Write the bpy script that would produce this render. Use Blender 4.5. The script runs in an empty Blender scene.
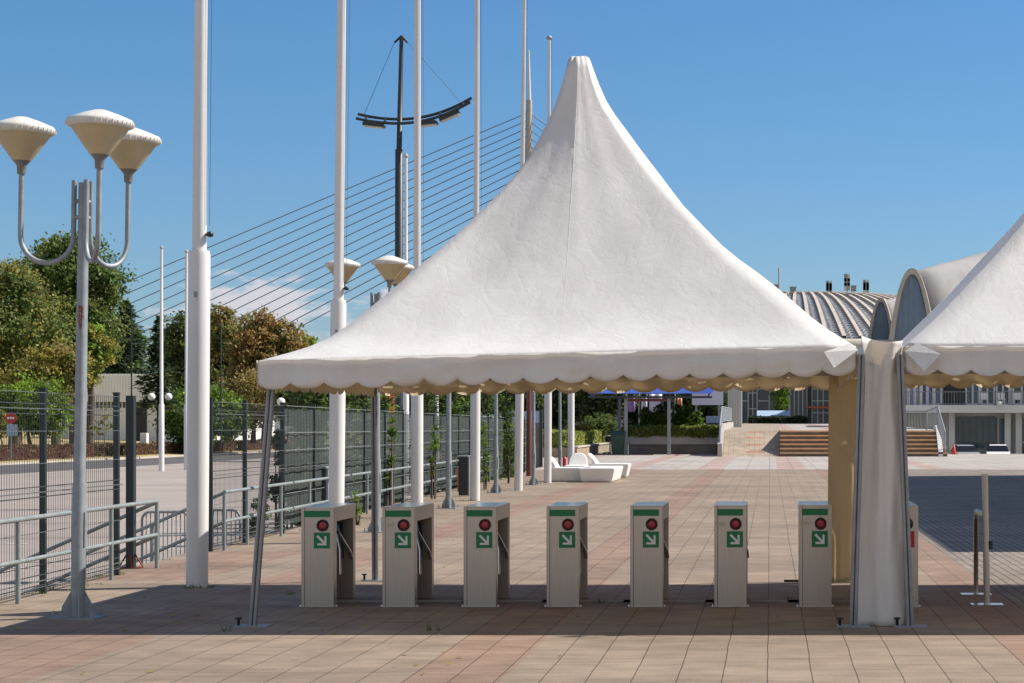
import bpy, math, random
from mathutils import Vector, Matrix, noise
R = math.radians
rnd = random.Random(7)
SC = bpy.context.scene
COL = SC.collection
# ---- survey of the place: camera 1.65 m above the plaza, looking along +Y
F, VX, HY, CH = 1980.0, 770.0, 428.0, 1.65
def gY(py, z=0.0): return (CH - z) * F / (py - HY)
def gx(px, Y): return (px - VX) * Y / F
def gz(py, Y): return CH + (HY - py) * Y / F
def at(px, py, Y): return (gx(px, Y), Y, gz(py, Y))

# ------------------------------------------------------------------ materials
def nt(mat):
    mat.use_nodes = True
    return mat.node_tree, mat.node_tree.nodes, mat.node_tree.links
def M(name, col, rough=.6, metal=0., var=.0, scale=4., bump=0., bscale=40., col2=None, trans=0., stretch=(1, 1, 1), spec=None, tcol=None):
    m = bpy.data.materials.new(name)
    t, N, L = nt(m)
    b = N['Principled BSDF']
    b.inputs['Roughness'].default_value = rough
    b.inputs['Metallic'].default_value = metal
    if spec is not None: b.inputs['Specular IOR Level'].default_value = spec
    c = (*col, 1)
    b.inputs['Base Color'].default_value = c
    if var or col2 or bump:
        tc = N.new('ShaderNodeTexCoord'); mp = N.new('ShaderNodeMapping')
        mp.inputs['Scale'].default_value = stretch
        L.new(tc.outputs['Object'], mp.inputs['Vector'])
    if var or col2:
        n = N.new('ShaderNodeTexNoise'); n.inputs['Scale'].default_value = scale; n.inputs['Detail'].default_value = 6
        n.inputs['Roughness'].default_value = .65
        L.new(mp.outputs[0], n.inputs['Vector'])
        rp = N.new('ShaderNodeValToRGB')
        lo = tuple(x * (1 - var) for x in col); hi = tuple(min(1, x * (1 + var)) for x in (col2 or col))
        rp.color_ramp.elements[0].position = .3; rp.color_ramp.elements[1].position = .7
        rp.color_ramp.elements[0].color = (*lo, 1); rp.color_ramp.elements[1].color = (*hi, 1)
        L.new(n.outputs['Fac'], rp.inputs[0]); L.new(rp.outputs[0], b.inputs['Base Color'])
    if bump:
        n2 = N.new('ShaderNodeTexNoise'); n2.inputs['Scale'].default_value = bscale; n2.inputs['Detail'].default_value = 4
        L.new(mp.outputs[0], n2.inputs['Vector'])
        bp = N.new('ShaderNodeBump'); bp.inputs['Strength'].default_value = bump; bp.inputs['Distance'].default_value = .02
        L.new(n2.outputs['Fac'], bp.inputs['Height']); L.new(bp.outputs[0], b.inputs['Normal'])
    if trans:
        tr = N.new('ShaderNodeBsdfTranslucent'); tr.inputs['Color'].default_value = (*(tcol or col), 1)
        mx = N.new('ShaderNodeMixShader'); mx.inputs[0].default_value = trans
        L.new(b.outputs[0], mx.inputs[1]); L.new(tr.outputs[0], mx.inputs[2])
        L.new(mx.outputs[0], N['Material Output'].inputs['Surface'])
    return m

def fabric_mat(name, col, dirt, trans, tcol, wr=.5, bumpd=.03):
    m = bpy.data.materials.new(name); t, N, L = nt(m)
    b = N['Principled BSDF']; b.inputs['Roughness'].default_value = .5; b.inputs['Specular IOR Level'].default_value = .3
    tc = N.new('ShaderNodeTexCoord')
    n = N.new('ShaderNodeTexNoise'); n.inputs['Scale'].default_value = 1.1; n.inputs['Detail'].default_value = 8; n.inputs['Roughness'].default_value = .7
    mp0 = N.new('ShaderNodeMapping'); mp0.inputs['Scale'].default_value = (2.4, 2.4, .45); L.new(tc.outputs['Object'], mp0.inputs['Vector']); L.new(mp0.outputs[0], n.inputs['Vector'])
    rp = N.new('ShaderNodeValToRGB'); rp.color_ramp.elements[0].position = .32; rp.color_ramp.elements[1].position = .62
    rp.color_ramp.elements[0].color = (*dirt, 1); rp.color_ramp.elements[1].color = (*col, 1)
    L.new(n.outputs['Fac'], rp.inputs[0]); L.new(rp.outputs[0], b.inputs['Base Color'])
    # creases: ridged noise, two sizes
    hs = []
    for sc, st in ((4.5, (1, 1, .22)), (17., (1, 1, .6))):
        mp = N.new('ShaderNodeMapping'); mp.inputs['Scale'].default_value = st; mp.inputs['Rotation'].default_value = (.3, .2, .5)
        L.new(tc.outputs['Object'], mp.inputs['Vector'])
        q = N.new('ShaderNodeTexNoise'); q.inputs['Scale'].default_value = sc; q.inputs['Detail'].default_value = 3; q.inputs['Distortion'].default_value = .6
        L.new(mp.outputs[0], q.inputs['Vector'])
        s = N.new('ShaderNodeMath'); s.operation = 'SUBTRACT'; s.inputs[1].default_value = .5; L.new(q.outputs['Fac'], s.inputs[0])
        a = N.new('ShaderNodeMath'); a.operation = 'ABSOLUTE'; L.new(s.outputs[0], a.inputs[0])
        p = N.new('ShaderNodeMath'); p.operation = 'POWER'; p.inputs[1].default_value = .6; L.new(a.outputs[0], p.inputs[0])
        hs.append(p)
    k = N.new('ShaderNodeMath'); k.operation = 'MULTIPLY_ADD'; k.inputs[1].default_value = .35
    L.new(hs[1].outputs[0], k.inputs[0]); L.new(hs[0].outputs[0], k.inputs[2])
    bp = N.new('ShaderNodeBump'); bp.inputs['Strength'].default_value = wr; bp.inputs['Distance'].default_value = bumpd
    L.new(k.outputs[0], bp.inputs['Height']); L.new(bp.outputs[0], b.inputs['Normal'])
    tr = N.new('ShaderNodeBsdfTranslucent'); tr.inputs['Color'].default_value = (*tcol, 1)
    mx = N.new('ShaderNodeMixShader'); mx.inputs[0].default_value = trans
    L.new(b.outputs[0], mx.inputs[1]); L.new(tr.outputs[0], mx.inputs[2])
    L.new(mx.outputs[0], N['Material Output'].inputs['Surface'])
    return m

def paving_mat(name, c1, c2, joint, pink, bands, row, length, mort, xmax=None, dark=None, pinkrects=()):
    """concrete tiles in strips along Y; bands = X ranges laid with pink tiles"""
    m = bpy.data.materials.new(name); t, N, L = nt(m)
    b = N['Principled BSDF']; b.inputs['Roughness'].default_value = .75; b.inputs['Specular IOR Level'].default_value = .25
    tc = N.new('ShaderNodeTexCoord'); sp = N.new('ShaderNodeSeparateXYZ'); L.new(tc.outputs['Object'], sp.inputs[0])
    cb = N.new('ShaderNodeCombineXYZ'); L.new(sp.outputs['Y'], cb.inputs['X']); L.new(sp.outputs['X'], cb.inputs['Y'])
    # joints wander a little, as laid by hand
    wn = N.new('ShaderNodeTexNoise'); wn.inputs['Scale'].default_value = .7; L.new(tc.outputs['Object'], wn.inputs['Vector'])
    wv = N.new('ShaderNodeVectorMath'); wv.operation = 'SCALE'; wv.inputs['Scale'].default_value = .03; L.new(wn.outputs['Color'], wv.inputs[0])
    av = N.new('ShaderNodeVectorMath'); L.new(cb.outputs[0], av.inputs[0]); L.new(wv.outputs[0], av.inputs[1])
    br = N.new('ShaderNodeTexBrick'); br.inputs['Scale'].default_value = 1
    br.inputs['Row Height'].default_value = row; br.inputs['Brick Width'].default_value = length
    br.inputs['Mortar Size'].default_value = mort; br.inputs['Mortar Smooth'].default_value = .2
    br.inputs['Color1'].default_value = (*c1, 1); br.inputs['Color2'].default_value = (*c2, 1); br.inputs['Mortar'].default_value = (*joint, 1)
    br.offset = .37; br.inputs['Bias'].default_value = -.1
    L.new(av.outputs[0], br.inputs['Vector'])
    def between(sock, lo, hi):
        a = N.new('ShaderNodeMath'); a.operation = 'GREATER_THAN'; a.inputs[1].default_value = lo; L.new(sock, a.inputs[0])
        c = N.new('ShaderNodeMath'); c.operation = 'LESS_THAN'; c.inputs[1].default_value = hi; L.new(sock, c.inputs[0])
        d = N.new('ShaderNodeMath'); d.operation = 'MULTIPLY'; L.new(a.outputs[0], d.inputs[0]); L.new(c.outputs[0], d.inputs[1])
        return d.outputs[0]
    def mul(a, c):
        d = N.new('ShaderNodeMath'); d.operation = 'MULTIPLY'; L.new(a, d.inputs[0]); L.new(c, d.inputs[1]); return d.outputs[0]
    fac = None
    for lo, hi in bands:
        s = between(sp.outputs['X'], lo, hi)
        if fac is None: fac = s
        else:
            d = N.new('ShaderNodeMath'); d.operation = 'MAXIMUM'; L.new(fac, d.inputs[0]); L.new(s, d.inputs[1]); fac = d.outputs[0]
    for x0, x1, y0, y1 in pinkrects:
        s = mul(between(sp.outputs['X'], x0, x1), between(sp.outputs['Y'], y0, y1))
        d = N.new('ShaderNodeMath'); d.operation = 'MAXIMUM'; L.new(fac, d.inputs[0]); L.new(s, d.inputs[1]); fac = d.outputs[0]
    def mix(f, a, bb, mode='MIX'):
        x = N.new('ShaderNodeMix'); x.data_type = 'RGBA'; x.blend_type = mode
        if hasattr(f, 'links'): L.new(f, x.inputs['Factor'])
        else: x.inputs['Factor'].default_value = f
        if hasattr(a, 'links'): L.new(a, x.inputs[6])
        else: x.inputs[6].default_value = (*a, 1)
        if hasattr(bb, 'links'): L.new(bb, x.inputs[7])
        else: x.inputs[7].default_value = (*bb, 1)
        return x.outputs[2]
    col = br.outputs['Color']
    if fac is not None: col = mix(fac, col, mix(1., col, pink, 'MULTIPLY'))
    if xmax is not None:
        g = N.new('ShaderNodeMath'); g.operation = 'GREATER_THAN'; g.inputs[1].default_value = xmax; L.new(sp.outputs['X'], g.inputs[0])
        b2 = N.new('ShaderNodeTexBrick'); b2.inputs['Scale'].default_value = 1; b2.inputs['Row Height'].default_value = .11; b2.inputs['Brick Width'].default_value = .22
        b2.inputs['Mortar Size'].default_value = .008
        b2.inputs['Color1'].default_value = (*dark, 1); b2.inputs['Color2'].default_value = (*[x * .8 for x in dark], 1); b2.inputs['Mortar'].default_value = (.06, .05, .045, 1)
        L.new(av.outputs[0], b2.inputs['Vector'])
        col = mix(g.outputs[0], col, b2.outputs['Color'])
    for sc, st, lo, hi in ((.35, (1, 1, 1), .80, 1.12), (2.6, (1, 1, 1), .84, 1.12), (7., (.25, 1.6, 1), .84, 1.1), (60., (1, 1, 1), .9, 1.08), (1.1, (.5, 1.4, 1), .88, 1.08)):
        mp = N.new('ShaderNodeMapping'); mp.inputs['Scale'].default_value = st; L.new(tc.outputs['Object'], mp.inputs[0])
        n = N.new('ShaderNodeTexNoise'); n.inputs['Scale'].default_value = sc; n.inputs['Detail'].default_value = 5; L.new(mp.outputs[0], n.inputs['Vector'])
        mr = N.new('ShaderNodeMapRange'); mr.inputs['From Min'].default_value = .3; mr.inputs['From Max'].default_value = .7
        mr.inputs['To Min'].default_value = lo; mr.inputs['To Max'].default_value = hi; L.new(n.outputs['Fac'], mr.inputs[0])
        cc = N.new('ShaderNodeCombineColor')
        for q in range(3): L.new(mr.outputs[0], cc.inputs[q])
        col = mix(1., col, cc.outputs[0], 'MULTIPLY')
    # gum and oil spots
    vo = N.new('ShaderNodeTexVoronoi'); vo.inputs['Scale'].default_value = 1.6; L.new(tc.outputs['Object'], vo.inputs['Vector'])
    ls_ = N.new('ShaderNodeMath'); ls_.operation = 'LESS_THAN'; ls_.inputs[1].default_value = .045; L.new(vo.outputs['Distance'], ls_.inputs[0])
    ml = N.new('ShaderNodeMath'); ml.operation = 'MULTIPLY'; ml.inputs[1].default_value = .4; L.new(ls_.outputs[0], ml.inputs[0])
    col = mix(ml.outputs[0], col, (.07, .06, .05))
    L.new(col, b.inputs['Base Color'])
    n = N.new('ShaderNodeTexNoise'); n.inputs['Scale'].default_value = 35; n.inputs['Detail'].default_value = 5; L.new(tc.outputs['Object'], n.inputs['Vector'])
    bp = N.new('ShaderNodeBump'); bp.inputs['Strength'].default_value = .25; bp.inputs['Distance'].default_value = .01
    L.new(n.outputs['Fac'], bp.inputs['Height']); L.new(bp.outputs[0], b.inputs['Normal'])
    return m

def leaf_mat(name, col, var=.35):
    m = bpy.data.materials.new(name); t, N, L = nt(m)
    b = N['Principled BSDF']; b.inputs['Roughness'].default_value = .55; b.inputs['Specular IOR Level'].default_value = .25
    tc = N.new('ShaderNodeTexCoord'); n = N.new('ShaderNodeTexNoise'); n.inputs['Scale'].default_value = .9; n.inputs['Detail'].default_value = 8; n.inputs['Roughness'].default_value = .8
    L.new(tc.outputs['Object'], n.inputs['Vector'])
    rp = N.new('ShaderNodeValToRGB'); rp.color_ramp.elements[0].position = .3; rp.color_ramp.elements[1].position = .7
    rp.color_ramp.elements[0].color = (*[c * (1 - var) for c in col], 1); rp.color_ramp.elements[1].color = (*[c * (1 + var) for c in col], 1)
    L.new(n.outputs['Fac'], rp.inputs[0]); L.new(rp.outputs[0], b.inputs['Base Color'])
    tr = N.new('ShaderNodeBsdfTranslucent'); L.new(rp.outputs[0], tr.inputs['Color'])
    mx = N.new('ShaderNodeMixShader'); mx.inputs[0].default_value = .42
    L.new(b.outputs[0], mx.inputs[1]); L.new(tr.outputs[0], mx.inputs[2]); L.new(mx.outputs[0], N['Material Output'].inputs['Surface'])
    return m

white_fabric = fabric_mat('white_pvc_fabric', (.80, .795, .785), (.72, .71, .69), .22, (.85, .74, .55), wr=.15)
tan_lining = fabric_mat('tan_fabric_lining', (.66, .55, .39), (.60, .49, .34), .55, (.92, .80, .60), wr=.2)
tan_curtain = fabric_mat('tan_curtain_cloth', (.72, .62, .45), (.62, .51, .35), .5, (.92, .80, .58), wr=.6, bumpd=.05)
drape_fabric = fabric_mat('grimy_white_drape', (.76, .75, .735), (.66, .63, .59), .2, (.7, .58, .4), wr=.3, bumpd=.04)
alu = M('aluminium_profile', (.30, .305, .32), .5, .35, var=.15, scale=6)
galv = M('galvanised_steel', (.27, .30, .32), .55, .35, var=.18, scale=9)
rail_paint = M('grey_rail_paint', (.235, .27, .27), .5, .2, var=.2, scale=8)
white_paint = M('white_pole_paint', (.66, .655, .65), .38, 0, var=.10, scale=3, stretch=(1, 1, .2))
white_plain = M('white_plastic', (.82, .80, .77), .4, 0, var=.05, scale=3)
steel = M('brushed_stainless', (.53, .475, .42), .36, .85, var=.12, scale=9, stretch=(22, 22, .35), bump=.03, bscale=60)
steel_top = M('bright_stainless_lid', (.62, .62, .62), .16, 1., var=.06, scale=3)
chrome = M('chrome_tube', (.7, .7, .7), .2, 1.)
black_pl = M('black_plastic', (.018, .018, .02), .45)
dark_metal = M('dark_painted_metal', (.035, .045, .05), .45, .3, var=.2, scale=6)
fence_green = M('dark_fence_paint', (.02, .032, .036), .45, .2)
wire_mat = M('fence_wire_coat', (.05, .062, .065), .5, .3)
wire_light = M('galvanised_fence_wire', (.13, .15, .155), .5, .4)
wire_bright = M('bare_fence_wire', (.33, .36, .37), .5, .3)
green_sign = M('green_sign_film', (.004, .20, .065), .4, var=.05)
white_sign = M('white_sign_film', (.80, .80, .80), .4)
red_sign = M('red_sign_film', (.50, .015, .02), .4)
red_lens = M('red_lamp_lens', (.42, .045, .06), .35, var=.25, scale=60)
paper = M('yellowed_paper_label', (.58, .52, .40), .7)
rust = M('rust', (.20, .045, .018), .85, var=.4, scale=30)
lamp_cone = M('cream_lamp_plastic', (.62, .52, .33), .45, var=.12, scale=5, trans=.25, tcol=(.7, .58, .35))
lamp_cap = M('pale_lamp_cap', (.62, .60, .55), .5, var=.15, scale=14)
lamp_socket = M('grey_lamp_socket', (.20, .195, .19), .55, .3)
concrete = M('concrete', (.40, .37, .34), .85, var=.16, scale=1.2, bump=.2, bscale=12)
concrete_tan = M('tan_concrete', (.46, .41, .35), .85, var=.12, scale=.5, bump=.15, bscale=6)
concrete_dark = M('dark_stained_concrete', (.17, .155, .135), .9, var=.3, scale=.8)
stone_wall = M('brown_stone', (.30, .23, .16), .9, var=.35, scale=1.6, bump=.4, bscale=5)
asphalt = M('asphalt', (.085, .08, .078), .9, var=.2, scale=.4, bump=.2, bscale=30)
lot_mat = M('pale_lot_asphalt', (.30, .255, .225), .9, var=.14, scale=.22, bump=.2, bscale=25)
line_white = M('worn_white_marking', (.62, .60, .56), .8, var=.25, scale=2)
grass_mat = M('dry_grass', (.20, .19, .06), .95, var=.35, scale=.6, col2=(.36, .27, .12))
earth = M('ground_earth', (.14, .13, .08), .95, var=.2, scale=.05)
bark = M('bark', (.10, .075, .055), .9, var=.3, scale=6)
glass_blue = M('blue_glass', (.10, .165, .25), .3, .0, var=.25, scale=.35, spec=.9)
glass_dark = M('dark_glass', (.022, .035, .055), .08, .0, var=.4, scale=.3, spec=.8)
glass_green = M('green_glass', (.03, .08, .095), .1, .0, var=.3, scale=.3, spec=.8)
skylight = M('roof_skylight', (.27, .275, .28), .4, .0, var=.5, scale=1.6, spec=.5)
shell_mat = M('shaded_shell_concrete', (.25, .245, .245), .85, var=.18, scale=.25)  # grey darkened to carry the shade on the shell roofs
wall_white = M('white_wall', (.70, .69, .68), .7, var=.06, scale=.6)
wall_grey = M('pale_metal_cladding', (.60, .60, .57), .6, var=.08, scale=.5, stretch=(3, 3, .2))
blue_roof = M('blue_corrugated_sheet', (.03, .08, .36), .45, trans=.4, tcol=(.06, .16, .8))
bin_green = M('green_bin_plastic', (.012, .05, .042), .5, var=.15)
hoard_blue = M('pale_blue_hoarding', (.32, .42, .58), .6, var=.1)
orange = M('orange_paint', (.62, .13, .03), .5)
brown_post = M('red_brown_paint', (.16, .05, .035), .6)
purple = M('lilac_banner', (.34, .20, .50), .7)
lilac_white = M('pale_lilac_banner', (.62, .60, .74), .7)
peach = M('peach_banner', (.75, .33, .18), .7)
tread = M('stair_tread', (.60, .38, .21), .8, var=.15, scale=2)  # orange treads, lightened for the sunlit step edges
riser = M('stair_riser', (.16, .12, .09), .9, var=.3, scale=2)  # shade on the step fronts put into this darker brown
net_mat = bpy.data.materials.new('dark_green_shade_net')
t_, N_, L_ = nt(net_mat)
N_['Principled BSDF'].inputs['Base Color'].default_value = (.045, .06, .058, 1); N_['Principled BSDF'].inputs['Roughness'].default_value = .9
_tr = N_.new('ShaderNodeBsdfTransparent'); _mx = N_.new('ShaderNodeMixShader'); _mx.inputs[0].default_value = .30
L_.new(N_['Principled BSDF'].outputs[0], _mx.inputs[1]); L_.new(_tr.outputs[0], _mx.inputs[2]); L_.new(_mx.outputs[0], N_['Material Output'].inputs['Surface'])
PLAZA = paving_mat('plaza_tiles', (.282, .22, .163), (.262, .203, .15), (.072, .057, .044), (.985, .865, .85),
    [(-2.40, -1.76), (1.76, 2.27), (-5.55, -4.85)], .297, .60, .0042, 2.29, (.30, .25, .20), [(-7.4, -6.2, 21.5, 26.5), (-6.2, -4.85, 12, 17)])
FARPAVE = paving_mat('pale_far_tiles', (.42, .38, .335), (.39, .35, .31), (.29, .26, .225), (.98, .80, .77),
    [(-2.9, -2.0), (.3, 1.5), (3.3, 4.4), (6.2, 7.2), (-6.2, -5.3), (-11, -9.8)], .95, 1.5, .03)
RAMPPAVE = paving_mat('ramp_tiles', (.38, .31, .235), (.35, .285, .215), (.27, .22, .17), (.95, .62, .56),
    [(90, 91)], .30, .45, .016, None, None, [(-1.45, -.35, 115.0, 115.35), (-1.45, -.35, 116.4, 116.75), (-1.45, -.35, 117.8, 118.15), (-1.45, -.35, 119.0, 119.3)])

# ------------------------------------------------------------------ mesh tools
class MB:
    def __init__(s): s.v = []; s.f = []; s.m = []; s.sm = []
    def add(s, vs, fs, mi=0, smooth=False):
        o = len(s.v); s.v += [tuple(v) for v in vs]
        for f in fs: s.f.append(tuple(i + o for i in f)); s.m.append(mi); s.sm.append(smooth)
    def box(s, x0, x1, y0, y1, z0, z1, mi=0):
        s.add([(x, y, z) for z in (z0, z1) for y in (y0, y1) for x in (x0, x1)],
              [(0, 2, 3, 1), (4, 5, 7, 6), (0, 1, 5, 4), (2, 6, 7, 3), (0, 4, 6, 2), (1, 3, 7, 5)], mi)
        return s
    def bar(s, p0, p1, w, d=None, mi=0, up=(0, 1, 0)):
        """rectangular bar from p0 to p1"""
        d = d or w; p0 = Vector(p0); p1 = Vector(p1); a = (p1 - p0).normalized()
        u = Vector(up); u = (u - a * u.dot(a))
        if u.length < 1e-4: u = Vector((1, 0, 0)) - a * a.x
        u.normalize(); v = a.cross(u)
        q = [(-.5, -.5), (.5, -.5), (.5, .5), (-.5, .5)]
        vs = [p + v * (i * w) + u * (j * d) for p in (p0, p1) for i, j in q]
        s.add(vs, [(3, 2, 1, 0), (4, 5, 6, 7), (0, 1, 5, 4), (1, 2, 6, 5), (2, 3, 7, 6), (3, 0, 4, 7)], mi); return s
    def tube(s, pts, r, n=10, mi=0, caps=True):
        pts = [Vector(p) for p in pts]; k = len(pts)
        rs = r if isinstance(r, (list, tuple)) else [r] * k
        tg = [(pts[min(i + 1, k - 1)] - pts[max(i - 1, 0)]).normalized() for i in range(k)]
        u = Vector((0, 0, 1)) if abs(tg[0].z) < .9 else Vector((1, 0, 0))
        vs = []
        for i in range(k):
            u = (u - tg[i] * u.dot(tg[i])).normalized(); w = tg[i].cross(u)
            for j in range(n):
                a = 2 * math.pi * j / n; vs.append(pts[i] + (u * math.cos(a) + w * math.sin(a)) * rs[i])
        s.add(vs, [(i * n + j, i * n + (j + 1) % n, (i + 1) * n + (j + 1) % n, (i + 1) * n + j) for i in range(k - 1) for j in range(n)], mi, True)
        if caps: s.add([vs[j] for j in range(n)], [tuple(reversed(range(n)))], mi); s.add([vs[(k - 1) * n + j] for j in range(n)], [tuple(range(n))], mi)
        return s
    def lathe(s, prof, n=24, c=(0, 0, 0), mi=0, smooth=True):
        vs = [(c[0] + r * math.cos(2 * math.pi * j / n), c[1] + r * math.sin(2 * math.pi * j / n), c[2] + z) for r, z in prof for j in range(n)]
        s.add(vs, [(i * n + j, i * n + (j + 1) % n, (i + 1) * n + (j + 1) % n, (i + 1) * n + j) for i in range(len(prof) - 1) for j in range(n)], mi, smooth)
        k = len(prof) - 1
        s.add([vs[j] for j in range(n)], [tuple(reversed(range(n)))], mi); s.add([vs[k * n + j] for j in range(n)], [tuple(range(n))], mi)
        return s
    def prism(s, poly, axis, a0, a1, mi=0):
        """poly: 2-D outline in the plane across axis ('x': y,z  'y': x,z  'z': x,y)"""
        def P(u, v, a): return {'x': (a, u, v), 'y': (u, a, v), 'z': (u, v, a)}[axis]
        n = len(poly); vs = [P(u, v, a) for a in (a0, a1) for u, v in poly]
        s.add(vs, [tuple(range(n)), tuple(range(2 * n - 1, n - 1, -1))] + [(i, i + n, (i + 1) % n + n, (i + 1) % n) for i in range(n)], mi); return s
    def build(s, name, mats, parent=None, bevel=0, solid=0, sub=0, kind=None, moff=0, fix=True):
        me = bpy.data.meshes.new(name)
        o = bpy.data.objects.new(name, me); COL.objects.link(o)
        off = Vector((0, 0, 0)); p = parent
        while p is not None: off += Vector(p.location); p = p.parent
        me.from_pydata([tuple(Vector(v) - off) for v in s.v], [], s.f)
        for m in (mats if isinstance(mats, (list, tuple)) else [mats]): me.materials.append(m)
        me.polygons.foreach_set('material_index', s.m); me.polygons.foreach_set('use_smooth', s.sm)
        me.validate(); me.update()
        if fix:
            import bmesh
            bm = bmesh.new(); bm.from_mesh(me); bmesh.ops.recalc_face_normals(bm, faces=bm.faces); bm.to_mesh(me); bm.free()
        if parent: o.parent = parent
        if bevel:
            b = o.modifiers.new('bevel', 'BEVEL'); b.width = bevel; b.segments = 2; b.limit_method = 'ANGLE'; b.angle_limit = R(40)
        if solid:
            q = o.modifiers.new('solid', 'SOLIDIFY'); q.thickness = solid; q.offset = -1; q.material_offset = moff; q.material_offset_rim = 0
        if kind: o['kind'] = kind
        return o
def tag(o, label, cat, group=None, kind=None):
    o['label'] = label; o['category'] = cat
    if group: o['group'] = group
    if kind: o['kind'] = kind
    return o
def thing(name, label, cat, loc=(0, 0, 0), group=None):
    o = bpy.data.objects.new(name, None); o.empty_display_size = .2; COL.objects.link(o); o.location = loc
    return tag(o, label, cat, group)
def dup(root, loc, label, rotz=0, skip=()):
    r = root.copy(); COL.objects.link(r); r.location = loc; r.rotation_euler = (0, 0, rotz); r['label'] = label
    def rec(a, b):
        for ch in list(a.children):
            if ch.name.split('.')[0] in skip: continue
            c = ch.copy(); COL.objects.link(c); c.parent = b; rec(ch, c)
    rec(root, r)
    return r
def move(root, loc): root.location = loc

# ------------------------------------------------------------------ world, sun, camera
EL, AZ = 45.3, math.degrees(math.atan2(.95, .28))      # sun to the right, a little behind the tents
w = bpy.data.worlds.new('World'); SC.world = w; w.use_nodes = True
N, L = w.node_tree.nodes, w.node_tree.links
bg = N['Background']
sky = N.new('ShaderNodeTexSky'); sky.sky_type = 'NISHITA'; sky.sun_disc = False
sky.sun_elevation = R(EL); sky.sun_rotation = R(AZ)
sky.altitude = 300; sky.air_density = 1.0; sky.dust_density = .5; sky.ozone_density = 2.2
tc = N.new('ShaderNodeTexCoord'); sp = N.new('ShaderNodeSeparateXYZ'); L.new(tc.outputs['Generated'], sp.inputs[0])
def mth(op, a, b=None, c=None):
    x = N.new('ShaderNodeMath'); x.operation = op
    for i, q in enumerate((a, b, c)):
        if q is None: continue
        if hasattr(q, 'links'): L.new(q, x.inputs[i])
        else: x.inputs[i].default_value = q
    return x.outputs[0]
# a bank of small cumulus low over the river, as directions from the place
yy = mth('MAXIMUM', sp.outputs['Y'], .05)
u = mth('DIVIDE', sp.outputs['X'], yy); v = mth('DIVIDE', sp.outputs['Z'], yy)
cb = N.new('ShaderNodeCombineXYZ'); L.new(mth('MULTIPLY', u, 1.), cb.inputs[0]); L.new(mth('MULTIPLY', v, 2.9), cb.inputs[1])
cn = N.new('ShaderNodeTexNoise'); cn.inputs['Scale'].default_value = 34; cn.inputs['Detail'].default_value = 9; cn.inputs['Roughness'].default_value = .58; cn.inputs['Distortion'].default_value = .2
L.new(cb.outputs[0], cn.inputs['Vector'])
def bump(sock, c, wd):
    d = mth('DIVIDE', mth('SUBTRACT', sock, c), wd); return mth('POWER', 2.718, mth('MULTIPLY', mth('MULTIPLY', d, d), -1.))
mask = mth('MULTIPLY', bump(u, -.262, .06), bump(v, .060, .020))
mask2 = mth('MULTIPLY', mth('MULTIPLY', bump(u, -.20, .13), bump(v, .048, .022)), .8)
front = mth('GREATER_THAN', sp.outputs['Y'], .1)
mask = mth('MULTIPLY', mth('MAXIMUM', mask, mask2), front); gate = mth('MINIMUM', mth('MULTIPLY', mask, 5.), 1.)
dens = mth('ADD', cn.outputs['Fac'], mth('MULTIPLY', mask, .34))
mr = N.new('ShaderNodeMapRange'); mr.interpolation_type = 'SMOOTHSTEP'
mr.inputs['From Min'].default_value = .66; mr.inputs['From Max'].default_value = .82; mr.inputs['To Max'].default_value = .75
L.new(dens, mr.inputs[0]); cfac = mth('MULTIPLY', mr.outputs[0], gate)
hs = N.new('ShaderNodeHueSaturation'); hs.inputs['Saturation'].default_value = 1.12; hs.inputs['Value'].default_value = 1.0
L.new(sky.outputs[0], hs.inputs['Color'])
tint = N.new('ShaderNodeMix'); tint.data_type = 'RGBA'; tint.blend_type = 'MULTIPLY'; tint.inputs['Factor'].default_value = 1
tint.inputs[7].default_value = (.455, .635, .74, 1); L.new(hs.outputs[0], tint.inputs[6])
lowc = N.new('ShaderNodeMix'); lowc.data_type = 'RGBA'; lowc.inputs[6].default_value = (.44, .535, .70, 1); lowc.inputs[7].default_value = (.43, .63, .77, 1)   # a thin lilac haze low down
em = N.new('ShaderNodeMapRange'); em.inputs['From Max'].default_value = .20; L.new(sp.outputs['Z'], em.inputs[0]); L.new(em.outputs[0], lowc.inputs['Factor']); L.new(lowc.outputs[2], tint.inputs[7])
cm = N.new('ShaderNodeMix'); cm.data_type = 'RGBA'; L.new(cfac, cm.inputs['Factor']); L.new(tint.outputs[2], cm.inputs[6])
cm.inputs[7].default_value = (5.2, 4.75, 4.95, 1)
# unseen broken cloud added behind the camera to brighten the shaded fronts
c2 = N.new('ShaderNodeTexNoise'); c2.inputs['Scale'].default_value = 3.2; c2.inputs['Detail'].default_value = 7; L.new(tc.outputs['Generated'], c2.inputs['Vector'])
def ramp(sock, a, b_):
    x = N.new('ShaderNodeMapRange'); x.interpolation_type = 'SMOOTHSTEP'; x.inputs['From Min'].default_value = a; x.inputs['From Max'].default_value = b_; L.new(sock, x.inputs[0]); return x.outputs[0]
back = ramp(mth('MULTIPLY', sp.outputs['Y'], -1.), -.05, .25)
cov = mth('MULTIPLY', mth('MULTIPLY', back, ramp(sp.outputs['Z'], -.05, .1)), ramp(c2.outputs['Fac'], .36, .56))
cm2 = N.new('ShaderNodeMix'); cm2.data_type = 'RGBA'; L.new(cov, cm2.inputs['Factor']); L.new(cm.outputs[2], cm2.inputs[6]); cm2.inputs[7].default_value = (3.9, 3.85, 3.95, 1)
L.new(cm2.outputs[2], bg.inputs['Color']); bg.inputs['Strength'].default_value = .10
ld = bpy.data.lights.new('sun', 'SUN'); ld.energy = 4.7; ld.angle = R(.5); ld.color = (1, .93, .84)
lo = bpy.data.objects.new('sun', ld); COL.objects.link(lo)
sd = Vector((.95, .28, 1.0)).normalized()
lo.rotation_euler = sd.to_track_quat('Z', 'Y').to_euler(); lo.location = sd * 60
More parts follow.
